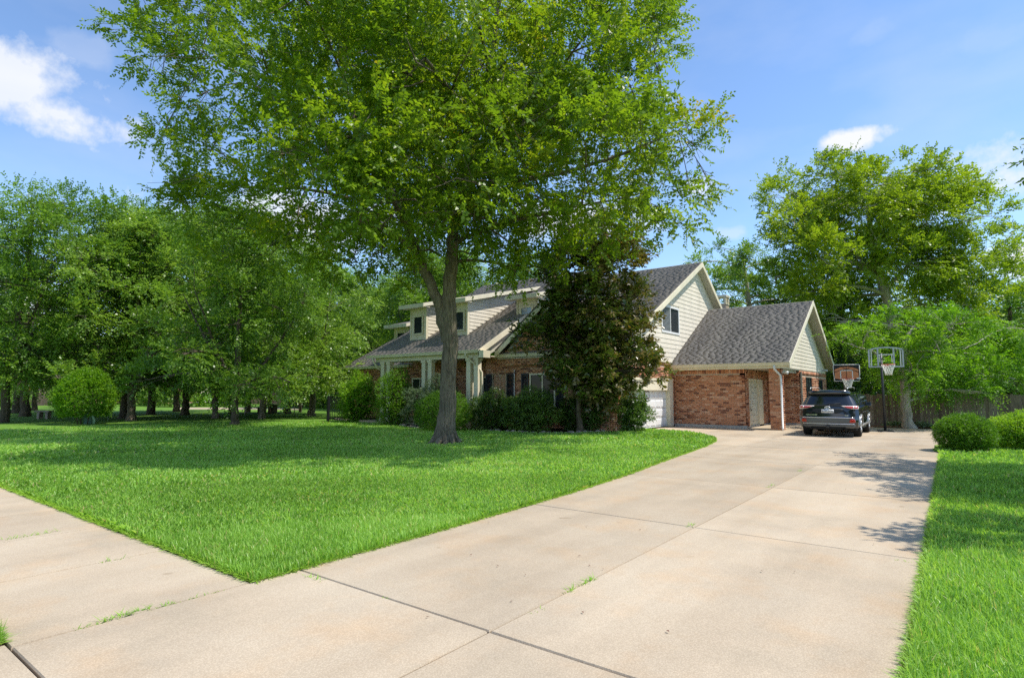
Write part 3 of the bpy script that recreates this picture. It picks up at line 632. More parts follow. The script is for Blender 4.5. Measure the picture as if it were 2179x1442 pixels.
def gutter(p, q, name='gutter', h=.13, d=.13, mat='cream'):
    p = np.array(p, float); q = np.array(q, float); mb = MB()
    prof = [(0, 0), (0, -h), (-d*.65, -h), (-d*.8, -h*.45), (-d, -.02), (-d, 0)]
    P = [p+np.array([0, a, b]) for a, b in prof]; mb.prism(P, q-p); return part(mb, name, M[mat])
gutter((XG+.05, 25.55, 2.77), (-5.42, 25.55, 2.77)); mb = MB(); mb.box(XG+.05, -5.45, 25.56, 25.60, 2.53, 2.70); mb.box(XG+.05, -5.45, 25.61, 26.05, 2.56, 2.60); part(mb, 'fascia', M['cream'])
gutter((-23.3, 18.6, 3.34), (-15.95, 18.6, 3.34)); mb = MB(); mb.box(-23.0, -16.2, 18.85, 19.1, 3.02, 3.28); mb.box(-23.0, -16.2, 19.12, 21.55, 3.1, 3.14); part(mb, 'porch_beam', M['cream'])
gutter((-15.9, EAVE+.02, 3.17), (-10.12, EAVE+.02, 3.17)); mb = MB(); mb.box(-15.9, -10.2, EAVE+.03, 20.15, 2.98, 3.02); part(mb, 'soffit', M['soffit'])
gutter((-29.3, 21.42, 3.02), (-23.3, 21.42, 3.02))
mb = MB(); mb.box(-15.985, -15.7, 18.5, 18.95, 3.0, 3.3); part(mb, 'eave_return', M['cream'])
# side of porch roof end wall (dark gap above the lower roof)
mb = MB(); mb.prism([(-16.1, 19.2, 3.1), (-16.1, 23.3, 5.0), (-16.1, 23.3, 5.75), (-16.1, 19.2, 3.5)], (-.08, 0, 0)); part(mb, 'roof_end', M['soffit'])
mb = MB(); mb.prism([(-16.06, 22.5, 4.6), (-16.06, 29.15, 8.05), (-16.06, 27.2, 8.0), (-16.06, 22.5, 5.3)], (-.07, 0, 0)); part(mb, 'roof_end', M['siding'])
# front-facing brick gable roof between dormer and garage corner
for sgn in (-1, 1):
    o0 = np.array([-13.4+sgn*2.5, 19.55, 3.28]); dv = np.array([-sgn*2.5, 0, 1.98]); mb = MB(); nn = np.cross(dv, (0, 1, 0)); nn = nn/np.linalg.norm(nn)*(.1 if nn[2] > 0 else -.1)
    mb.prism([o0, o0+dv, o0+dv+np.array([0, 5.2, 0]), o0+np.array([0, 1.6, 0])], nn); part(mb, 'roof', M['shingle'])
    mb = MB(); mb.prism([o0+np.array([0, -.03, -.02]), o0+dv+np.array([0, -.03, -.02]), o0+dv+np.array([0, -.03, -.26]), o0+np.array([0, -.03, -.26])], (0, -.03, 0)); part(mb, 'rake_board', M['cream'])
# --- dormers
def dormer(x0, x1, yf, zb, zt, yback, wx0, wx1, wz0, wz1, zslope, glass='glass', seed=1):
    mb = MB(); mb.box(x0, x1, yf, yf+.1, zb, zt+.1); d = part(mb, 'dormer', M['siding'])
    mb = MB(); dz = .23*(yback-yf)
    for xx in (x0+.001, x1-.061): mb.prism([(xx, yf+.1, zb), (xx, yback, zslope(yback)-.05), (xx, yback, zt+dz), (xx, yf+.1, zt+.08)], (.06, 0, 0))
    part(mb, 'cheek', M['siding'], d)
    z = zb+.03; i = 0
    while z < zt+dz-.05:
        z1 = z+.165; ya0 = yf+.12; lo = yf+(z-zb)/.545-.15; up_ = yf+max(0, (z1-zt-.05)/.23)
        a = max(ya0, up_); b = min(max(lo, ya0), yback)
        if b > a+.05: plank_row(d, x1, 1, a, b, a, min(b+.1, yback), z, z1, M['siding'])
        z += .167
    mb = MB(); t_ = .09
    for a in (x0-.015, x1-t_+.03): mb.box(a, a+t_, yf-.03, yf+.1, zb-.02, zt+.05)
    mb.box(x0+.08, x1-.07, yf-.025, yf, zt-.14, zt+.05); part(mb, 'corner_board', M['cream'], d)
    window(wx0, wx1, wz0, wz1, yf-.04, 'x', -1, 1, 'cream', .07, glass, d)
    # shed roof with boxed eave
    ov = .30; k = .23; Lu = x1-x0+ov*2; o = (x0-ov, yf-.5, zt+.10)
    L = sl_len(yback-yf+.5, k); s = np.array([0, 1, k])/math.sqrt(1+k*k); u = XP; n = np.cross(u, s); o = np.array(o)
    mb = MB(); mb.prism([o, o+u*Lu, o+u*Lu+s*L, o+s*L], -n*.10); part(mb, 'dormer_roof', [M['shingle']], d)
    mb = MB(); mb.box(o[0]-.02, o[0]+Lu+.02, o[1]-.03, o[1]-.002, o[2]-.17, o[2]+.02); q = o+u*(Lu+.002)
    mb.prism([q+np.array([0, 0, .02]), q+s*L+np.array([0, 0, .02]), q+s*L+np.array([0, 0, -.15]), q+np.array([0, 0, -.15])], (.03, 0, 0)); mb.box(o[0], o[0]+Lu, o[1], yf-.04, o[2]-.15, o[2]-.12)
    part(mb, 'eave_board', M['cream'], d); return d
pz = lambda y: 3.33+.545*(y-18.55)
gz = lambda y: 4.3+.524*(y-21.89)+.03
dormer(-21.76, -20.66, 20.0, pz(20.0)-.05, 5.72, 25.6, -21.50, -20.82, 4.38, 5.32, pz)
dormer(-19.14, -18.05, 20.12, pz(20.12)-.05, 5.74, 25.6, -18.86, -18.18, 4.40, 5.36, pz)
dormer(-16.62, -15.42, 22.05, gz(22.05)-.05, 5.95, 27.2, -16.38, -15.66, 4.72, 5.58, gz, 'paleglass')
dormer(-25.25, -24.05, 22.0, 3.3, 5.16, 25.2, -25.0, -24.3, 4.0, 4.9, lambda y: 3.0+.5*(y-21.4))
# --- porch posts in pairs, porch floor, front door
for x in (-22.5, -22.07, -19.62, -19.22, -16.85, -16.42):
    mb = MB(); mb.box(x-.12, x+.12, 18.85, 19.09, .15, 3.02); mb.box(x-.15, x+.15, 18.82, 19.12, .15, .3); mb.box(x-.15, x+.15, 18.82, 19.12, 2.9, 3.015); part(mb, 'porch_post', M['cream'], bevel=.008)
mb = MB(); mb.box(-24, -16.1, 18.7, 21.6, -.05, .16); part(mb, 'porch_floor', M['concrete'])
mb = MB(); mb.box(-21.35, -20.35, 21.55, 21.68, .3, 2.4); dr = part(mb, 'front_door', M['brown']); mb = MB(); mb.box(-21.2, -20.5, 21.53, 21.55, 1.3, 2.2); part(mb, 'pane', M['glass'], dr)
window(-23.3, -22.1, .9, 2.3, 21.6, 'x', -1, 2, 'cream'); window(-18.9, -17.7, .9, 2.3, 21.6, 'x', -1, 2, 'cream')
# --- front wall: herringbone panel between black shutters, window behind the magnolia
mb = MB(); mb.box(-16.5, -15.75, 20.16, 20.3, 1.05, 2.36); hp = part(mb, 'herringbone_panel', M['mortar'])
VV = []; TT = []; bw, bl = .062, .21; g_ = random.Random(4)
for i in range(-4, 20):
    for k in range(4):
        x = -16.5+.1875*k; s = 1 if k % 2 == 0 else -1; cx_, cz_ = x+.09375, .95+i*.108
        a = math.radians(45)*s; ux, uz = math.cos(a), math.sin(a); h = bl*.62; q = .0235
        if not (1.10 < cz_ < 2.31): continue
        P = [(cx_+ux*sa*h-uz*sb*q, cz_+uz*sa*h+ux*sb*q) for sa, sb in ((-1, -1), (1, -1), (1, 1), (-1, 1))]
        P = [(min(max(px_, x+.006), x+.1815), pz_) for px_, pz_ in P]
        VV += [(px_, 20.145, pz_) for px_, pz_ in P]+[(px_, 20.17, pz_) for px_, pz_ in P]; TT.append(g_.uniform(.25, .8))
k = len(TT); F = np.array([(0, 1, 2, 3), (4, 5, 1, 0), (5, 6, 2, 1), (6, 7, 3, 2), (7, 4, 0, 3)]); FF = (np.arange(k)[:, None, None]*8+F[None]).reshape(-1, 4)
o = link('brick', mesh_np('brick', VV, FF, M['brick_mass'], np.repeat(TT, 8)), hp); o['kind'] = 'stuff'
mb = MB(); mb.box(-16.53, -16.49, 20.08, 20.2, 1.02, 2.38); mb.box(-15.76, -15.72, 20.08, 20.2, 1.02, 2.38); part(mb, 'panel_trim', M['palebark'])
def shutter(x0, x1, z0, z1, y=20.12):
    mb = MB(); mb.box(x0, x0+.05, y-.045, y, z0, z1); mb.box(x1-.05, x1, y-.045, y, z0, z1); mb.box(x0+.05, x1-.05, y-.045, y, z0, z0+.06); mb.box(x0+.05, x1-.05, y-.045, y, z1-.06, z1); mb.box(x0+.05, x1-.05, y-.045, y, (z0+z1)/2-.03, (z0+z1)/2+.03)
    z = z0+.07
    while z < z1-.08: mb.hexa([(x0+.05, y-.04, z), (x1-.05, y-.04, z), (x1-.05, y-.005, z+.03), (x0+.05, y-.005, z+.03), (x0+.05, y-.038, z+.012), (x1-.05, y-.038, z+.012), (x1-.05, y-.003, z+.042), (x0+.05, y-.003, z+.042)]); z += .05
    part(mb, 'shutter', M['shutter'])
shutter(-16.90, -16.56, 1.0, 2.36); shutter(-15.70, -15.33, 1.0, 2.36); shutter(-14.92, -14.55, .85, 2.36); shutter(-13.15, -12.8, .85, 2.36)
window(-14.5, -13.2, .9, 2.35, 20.15, 'x', -1, 2, 'cream')
# --- downspouts
def spout(pts, r=.045, mat='white'):
    mb = MB(); mb.tube(pts, [r]*len(pts), 8); part(mb, 'downspout', M[mat])
spout([(-6.02, 25.46, 2.64), (-6.02, 25.5, 2.5), (-5.88, 25.85, 2.25), (-5.87, 25.88, 2.1), (-5.87, 25.88, .08), (-5.82, 25.7, .05)])
spout([(-16.7, 18.5, 3.22), (-16.7, 18.5, 3.1), (-16.35, 18.95, 2.6), (-16.25, 19.05, 2.4), (-16.25, 19.05, .2)], .05, 'cream')
spout([(-22.8, 18.5, 3.22), (-22.8, 18.5, 3.1), (-22.72, 18.75, 2.72), (-22.7, 19.0, 2.6)], .05, 'cream')
spout([(-15.28, 20.08, 2.5), (-15.28, 20.08, .1)], .022)
# --- garage door
mb = MB(); yl, yr = 20.72, 25.42
mb.box(XG-.18, XG+.03, 25.42, 25.80, .02, 2.12); mb.box(XG-.16, XG+.02, yl, 25.42, 1.64, 2.1); mb.box(XG-.18, XG+.025, 20.65, yl, .02, 2.12); mb.box(XG+.02, XG+.05, 20.6, 25.84, 2.06, 2.16); gs = part(mb, 'garage_surround', M['cream'])
mb = MB(); mb.box(XG-.24, XG-.17, yl, yr, .03, 1.64); gd = part(mb, 'garage_door', M['white'])
for r in range(4):
    z0 = .04+r*.402
    for c in range(8):
        y0 = yl+.03+c*(yr-yl-.03)/8; w_ = (yr-yl-.03)/8-.05; mb = MB()
        mb.hexa([(XG-.17, y0, z0+.03), (XG-.17, y0+w_, z0+.03), (XG-.17, y0+w_, z0+.36), (XG-.17, y0, z0+.36), (XG-.145, y0+.05, z0+.08), (XG-.145, y0+w_-.05, z0+.08), (XG-.145, y0+w_-.05, z0+.31), (XG-.145, y0+.05, z0+.31)])
        part(mb, 'panel', M['white'], gd)
mb = MB()
for a in (0, 1, 2): mb.box(XG-.172, XG-.166, yl, yr, .435+a*.402, .447+a*.402)
part(mb, 'joint', M['metal'], gd)
mb = MB(); y0 = 23.1
for b in ((y0, y0+.5, 1.28, 1.32), (y0, y0+.5, 1.56, 1.6), (y0, y0+.04, 1.32, 1.56), (y0+.46, y0+.5, 1.32, 1.56)): mb.box(XG-.168, XG-.14, *b)
part(mb, 'door_decal', M['metal'], gd)
# --- small cart door in the recess
mb = MB(); mb.box(XA-.16, XA+.03, 26.45, 26.53, .03, 2.13); mb.box(XA-.16, XA+.03, 26.53, 28.66, 2.04, 2.135); mb.box(XA-.16, XA+.032, 27.93, 28.66, .03, 2.04); part(mb, 'door_surround', M['cream'])
mb = MB(); mb.box(XA-.12, XA-.06, 26.53, 27.93, .03, 2.04); cd = part(mb, 'cart_door', M['doorcream'])
for i in range(8):
    mb = MB(); mb.box(XA-.06, XA-.035, 26.55, 27.91, .05+i*.247, .05+i*.247+.235); part(mb, 'panel', M['doorcream'], cd, bevel=.01)
mb = MB(); mb.box(XA-.035, XA-.015, 26.73, 26.77, .72, .93); mb.box(XA-.035, XA+.0, 26.75, 26.88, .74, .77); part(mb, 'handle', M['metal'], cd)
window(30.88, 32.2, 1.0, 2.27, XW, 'y', 1, 2, 'black', .06); window(34.1, 35.05, 1.0, 2.2, XW, 'y', 1, 1, 'black', .06)
mb = MB(); mb.box(XW+.03, XW+.1, 29.62, 29.70, .1, 2.5); part(mb, 'corner_board', M['palebark'])
for y, z in ((26.2, 2.38), (35.3, 2.72)):
    mb = MB(); mb.box(XW+.03, XW+.09, y-.05, y+.05, z-.04, z+.04); mb.lathe([(0, .05), (.1, .06), (.16, .075), (.161, .0)], (XW+.1, y, z-.02), 'x', 10); part(mb, 'security_light', M['white'])
# --- chimney behind the ridge
mb = MB(); cx0, cx1, cy0, cy1 = -11.1, -10.35, 33.6, 34.3
mb.box(cx0+.05, cx1-.05, cy0+.05, cy1-.05, 3.5, 6.55)
ch = part(mb, 'chimney', M['mortar']); mb = MB(); mb.box(cx0, cx1, cy0, cy1, 6.98, 7.1); mb.box(cx0+.02, cx1-.02, cy0+.02, cy1-.02, 6.55, 6.62)
for a in (cx0+.04, cx1-.16):
    for b in (cy0+.04, cy1-.16): mb.box(a, a+.12, b, b+.12, 6.62, 6.98)
part(mb, 'chimney_cap', M['cream'], ch)

# ------------------------------------------------------------------ black SUV seen from behind
car = empty('parked_suv', (-3.76, 23.05, 0.0), 'black SUV parked on the driveway beside the brick wing, seen from behind', 'car', None, R(1.0))
def lerp(x, tab): return float(np.interp(x, [a for a, b in tab], [b for a, b in tab]))
ZL = [0., .12, .24, .42, .58, .72, .86, .97, 1.04, 1.10, 1.30, 1.50, 1.60, 1.66, 1.70]        # nominal levels above ground
def hw_(z): return lerp(z, [(.25, .90), (.5, .945), (.75, .965), (.95, .955), (1.05, .93), (1.12, .90), (1.35, .80), (1.55, .70), (1.64, .62), (1.70, .40), (1.74, .0)])
ROOFL = [(.0, 1.655), (.3, 1.675), (.7, 1.71), (1.8, 1.735), (2.9, 1.69), (3.25, 1.53), (3.75, 1.16), (4.1, 1.08), (4.6, .96), (4.85, .80)]
def rear_y(x, z):
    h = max(hw_(min(z, 1.6)), .3); q = min(1, abs(x)/h)
    return lerp(z, [(.2, .16), (.34, .06), (.5, .0), (.72, .0), (.78, .06), (.85, .09), (1.02, .10), (1.10, .15), (1.55, .44), (1.62, .46), (1.74, .42)])+.05*q*q+.16*q**6
WY = (.98, 3.77)
def sill(y):
    z = .27 if .5 < y < 4.4 else .33
    for c in WY:
        dy = abs(y-c)
        if dy < .43: z = max(z, .36+math.sqrt(.43**2-dy*dy))
    return z
ST = [0, .06, .14, .3, .45]+[.55+.06*i for i in range(15)]+[1.5, 1.8, 2.1, 2.5, 2.9, 3.1, 3.25]+[3.32+.06*i for i in range(15)]+[4.25, 4.45, 4.6, 4.75, 4.83]
lv = [.0, .10, .22, .34, .44, .52, .60, .66, .72, .82, .90, .95, .98, 1.0]
ring = []
for yi, y in enumerate(ST):
    zr = lerp(y, ROOFL); zb = sill(max(y, .1)); row = []
    nose = 1-.25*max(0, (y-4.2)/.65)**2
    for q in lv:
        z = zb+(zr-zb)*q
        zz = z if y < 3.0 else min(z, 3)                       # width by height; hood is flat on top
        if zr < 1.6: f = (z-zb)/(zr-zb); h = hw_(min(z, 1.0)) if f < .9 else hw_(min(z, 1.0))*(1-((f-.9)/.1)**2*(1 if f >= .999 else .55)); h = h if zr < 1.2 else min(h, hw_(z)+(1.6-zr)*.0) if f < .9 else h*min(1, hw_(z)/max(hw_(min(z, 1.0)), .01)+.2)
        else: h = hw_(z+(1.74-zr)*(max(0, q-.6)/.4))
        h = max(0., h)*nose; yy = y+rear_y(h, z) if y < .5 else max(y, .5+.0)
        if y < .5: yy = rear_y(h, z)*(1-y/.5)+ (.02+y*1.0)*(1 if y > 0 else 0)*1.0+ (0 if y > 0 else .0); yy = max(yy, rear_y(h, z)*.0+yy)
        row.append((h, yy, z))
    ring.append(row)
mb = MB(); nl = len(lv)
for sgn in (-1, 1):
    vs = [(sgn*h, y, z) for row in ring for h, y, z in row]
    fs = []
    for i in range(len(ST)-1):
        for j in range(nl-1):
            a = (i*nl+j, (i+1)*nl+j, (i+1)*nl+j+1, i*nl+j+1); fs.append(a if sgn > 0 else a[::-1])
    mb.add(vs, fs, 0, True)
# rear face grid
cols = [-1, -.93, -.8, -.5, 0, .5, .8, .93, 1]; vs = []; 
for h, y, z in ring[0]:
    for c in cols: x = c*h; vs.append((x, rear_y(x, z), z))
nc = len(cols); mb.add(vs, [(j*nc+i, j*nc+i+1, (j+1)*nc+i+1, (j+1)*nc+i) for j in range(nl-1) for i in range(nc-1)], 0, True)
# nose
vs = []
for h, y, z in ring[-1]:
    for c in cols: vs.append((c*h, y+.10*(1-c*c), z))
mb.add(vs, [(j*nc+i+1, j*nc+i, (j+1)*nc+i, (j+1)*nc+i+1) for j in range(nl-1) for i in range(nc-1)], 0, True)
body = part(mb, 'body', M['carpaint'], car)
mb = MB(); mb.box(-.86, .86, .3, 4.6, .24, .62)
for c in WY:
    mb.box(-.62, .62, c-.45, c+.45, .3, .85)
part(mb, 'underbody', M['tyre'], car)
def rpatch(outl, name, mat, off=.012, parent=car, th=.02, sm=True, nx=10, bevel=0.):
    """a patch lying on the rear face: rows of (z, x0, x1)"""
    mb = MB(); vs = []; nr = len(outl)
    for dd in (off, off-th):
        for z, x0, x1 in outl:
            for i in range(nx+1): x = x0+(x1-x0)*i/nx; vs.append((x, rear_y(x, z)-dd, z))
    w_ = nx+1; fs = [(j*w_+i, j*w_+i+1, (j+1)*w_+i+1, (j+1)*w_+i) for j in range(nr-1) for i in range(nx)]; o_ = nr*w_
    fs += [(i, o_+i, o_+i+1, i+1) for i in range(nx)]+[((nr-1)*w_+i+1, (nr-1)*w_+o_+i+1, (nr-1)*w_+o_+i, (nr-1)*w_+i) for i in range(nx)]
    fs += [((j+1)*w_, (j+1)*w_+o_, j*w_+o_, j*w_) for j in range(nr-1)]+[(j*w_+nx, j*w_+nx+o_, (j+1)*w_+nx+o_, (j+1)*w_+nx) for j in range(nr-1)]
    mb.add(vs, fs, 0, sm); return part(mb, name, M[mat], parent)
rpatch([(1.11+.052*i, -.80+.021*i, .80-.021*i) for i in range(9)], 'rear_window', 'carglass', .010)
rpatch([(1.545, -.70, .70), (1.60, -.69, .69), (1.66, -.60, .60)], 'spoiler', 'carpaint', .13, th=.12)
rpatch([(.83, -.66, .66), (.88, -.62, .62), (.96, -.52, .52), (1.0, -.48, .48)], 'hatch_recess', 'black', .004, th=.006)
for s in (-1, 1):
    X = lambda a, b: (min(s*a, s*b), max(s*a, s*b))
    tl = rpatch([(1.0, *X(.80, .955)), (1.03, *X(.66, .96)), (1.06, *X(.56, .96)), (1.095, *X(.47, .955)), (1.12, *X(.42, .93))], 'tail_light', 'clearlens', .030, th=.03)
    rpatch([(1.025, *X(.72, .94)), (1.05, *X(.60, .945)), (1.085, *X(.53, .94)), (1.10, *X(.52, .93))], 'red_lens', 'red', .036, tl, .01)
    rpatch([(1.035, *X(.80, .83)), (1.10, *X(.80, .83))], 'lens_divider', 'clearlens', .040, tl, .01, nx=3)
    rpatch([(.53, *X(.70, .84)), (.56, *X(.69, .865)), (.62, *X(.70, .86)), (.65, *X(.72, .83))], 'reflector', 'red', .038, th=.02)
bp = rpatch([(.475, -.80, .80), (.52, -.86, .86), (.60, -.87, .87), (.67, -.84, .84), (.70, -.80, .80)], 'bumper_trim', 'bumpergrey', .022, th=.03, nx=20)
for z in (.475, .698):
    rpatch([(z-.012, -.83, .83), (z+.012, -.83, .83)], 'chrome_strip', 'chrome', .034, bp, .02, nx=20)
rpatch([(.32, -.78, .78), (.38, -.84, .84), (.46, -.86, .86)], 'lower_bumper', 'bumpergrey', .014, th=.02, nx=20)
rpatch([(.26, -.60, .60), (.36, -.55, .55)], 'valance', 'tyre', .03, th=.04, nx=10)
rpatch([(.862, -.20, .20), (.985, -.20, .20)], 'licence_plate', 'plate', .026, th=.012, nx=4)
def text(s, x, z, size, mat, off, parent, name, wide=1.):
    cu = bpy.data.curves.new(name, 'FONT'); cu.body = s; cu.size = size; cu.align_x = 'CENTER'; cu.align_y = 'CENTER'; cu.extrude = .002; cu.space_character = 1.05
    f_ = bpy.data.objects.new(name, cu); COL.objects.link(f_); cu.materials.append(M[mat]); dg = bpy.context.evaluated_depsgraph_get(); me = bpy.data.meshes.new_from_object(f_.evaluated_get(dg)); bpy.data.objects.remove(f_); me.name = name; o = link(name, me, parent); o.location = (x, rear_y(x, z)-off, z); o.rotation_euler = (R(90), 0, 0); o.scale = (wide, 1, 1); return o
text('KHK-4720', 0, .92, .082, 'ink', .029, car, 'plate_number', 1.0)
text('HIGHLANDER', -.52, .785, .05, 'chrome', .025, car, 'lettering', 1.15); text('XLE', .60, .775, .055, 'chrome', .03, car, 'lettering', 1.2)
# oval emblem of three rings
def ringtube(cx_, cz_, a, b, r, n=28):
    pts = [(cx_+a*math.cos(2*math.pi*i/n), rear_y(0, cz_)-.022, cz_+b*math.sin(2*math.pi*i/n)) for i in range(n+1)]; return pts, [r]*(n+1)
mb = MB(); mb.tube(*ringtube(0, 1.045, .085, .056, .013), 8, cap=False); mb.tube(*ringtube(0, 1.045, .026, .054, .010), 6, cap=False); mb.tube(*ringtube(0, 1.068, .055, .024, .010), 6, cap=False); part(mb, 'emblem', M['chrome'], car)
mb = MB(); mb.tube([(.0, rear_y(0, 1.14)-.03, 1.14), (.04, rear_y(0, 1.17)-.05, 1.165), (.42, rear_y(.4, 1.20)-.03, 1.205)], [.02, .018, .010], 6); mb.lathe([(-.04, .0), (-.04, .03), (.02, .035)], (0, rear_y(0, 1.14), 1.14), 'y', 12); part(mb, 'rear_wiper', M['black'], car)
mb = MB(); mb.box(-.05, .05, -.04, .3, .33, .43); mb.lathe([(-.05, .028), (-.05, .05), (.0, .05)], (0, 0, .38), 'y', 14); part(mb, 'tow_hitch', M['metal'], car)
mb = MB(); mb.tube([(.50, .02, .30), (.50, .4, .31)], [.032, .032], 12, cap=False); part(mb, 'exhaust_pipe', M['chrome'], car)
def side_x(z): return hw_(z)
def spatch(outl, name, mat, off=.008, s=1, ny=6, parent=car):
    mb = MB(); vs = []
    for z, y0, y1 in outl:
        for i in range(ny+1): vs.append((s*(side_x(z)+off), y0+(y1-y0)*i/ny, z))
    fs = [(j*(ny+1)+i, j*(ny+1)+i+1, (j+1)*(ny+1)+i+1, (j+1)*(ny+1)+i) for j in range(len(outl)-1) for i in range(ny)]
    mb.add(vs, fs if s > 0 else [f[::-1] for f in fs], 0, True); o = part(mb, name, M[mat], parent); md = o.modifiers.new('solid', 'SOLIDIFY'); md.thickness = .008; return o
for s in (-1, 1):
    spatch([(1.14, .50, 1.25), (1.25, .60, 1.25), (1.38, .72, 1.24), (1.53, .92, 1.22)], 'side_window', 'carglass', s=s); spatch([(1.14, 1.33, 2.25), (1.3, 1.33, 2.25), (1.54, 1.35, 2.23)], 'side_window', 'carglass', s=s)
    spatch([(1.14, 2.33, 3.35), (1.3, 2.33, 3.18), (1.5, 2.33, 2.92)], 'side_window', 'carglass', s=s)
    spatch([(.36, 1.50, 3.25), (.44, 1.50, 3.25)], 'side_trim', 'silver', .012, s)
    spatch([(.86, 2.0, 2.2), (.89, 2.0, 2.2)], 'door_handle', 'chrome', .03, s); spatch([(.86, 3.0, 3.2), (.89, 3.0, 3.2)], 'door_handle', 'chrome', .03, s)
    mb = MB(); mb.tube([(s*.60, .55, 1.72), (s*.62, .7, 1.775), (s*.63, 1.6, 1.795), (s*.62, 2.5, 1.77), (s*.60, 2.65, 1.71)], [.018]*5, 6); part(mb, 'roof_rail', M['silver'], car)
    mb = MB(); mb.hexa([(s*.90, 2.95, 1.08), (s*1.12, 2.93, 1.07), (s*1.12, 3.08, 1.09), (s*.92, 3.12, 1.10), (s*.92, 2.97, 1.22), (s*1.12, 2.95, 1.23), (s*1.10, 3.06, 1.21), (s*.92, 3.1, 1.2)]); part(mb, 'door_mirror', M['carpaint'], car, .02)
    for c in WY:
        mb = MB(); mb.lathe([(-.12, .22), (-.125, .30), (-.115, .355), (-.08, .37), (.08, .37), (.115, .355), (.125, .30), (.12, .22)], (s*.82, c, .37), 'x', 28); wh = part(mb, 'wheel', M['tyre'], car)
        mb = MB(); mb.lathe([(-.1*s, .225), (.10*s, .225), (.118*s, .235), (.12*s, .222), (.06*s, .20), (.05*s, .0)], (s*.82, c, .37), 'x', 24)
        for q in range(6):
            a = q*math.pi/3+.2; mb.tube([(s*.925, c+.03*math.cos(a), .37+.03*math.sin(a)), (s*.935, c+.21*math.cos(a), .37+.21*math.sin(a))], [.035, .028], 6)
        part(mb, 'rim', M['silver'], wh)
        n = 18; pts = [(s*(hw_(.36+.43*math.sin(math.pi*i/n))+.012), c+.435*math.cos(math.pi*i/n), .36+.435*math.sin(math.pi*i/n)) for i in range(n+1)]; mb = MB(); mb.tube(pts, [.018]*(n+1), 6); part(mb, 'arch_highlight', M['silver'], car)  # silver tube stands in for light caught on the fender edge

car.scale = (.97, .97, .97)
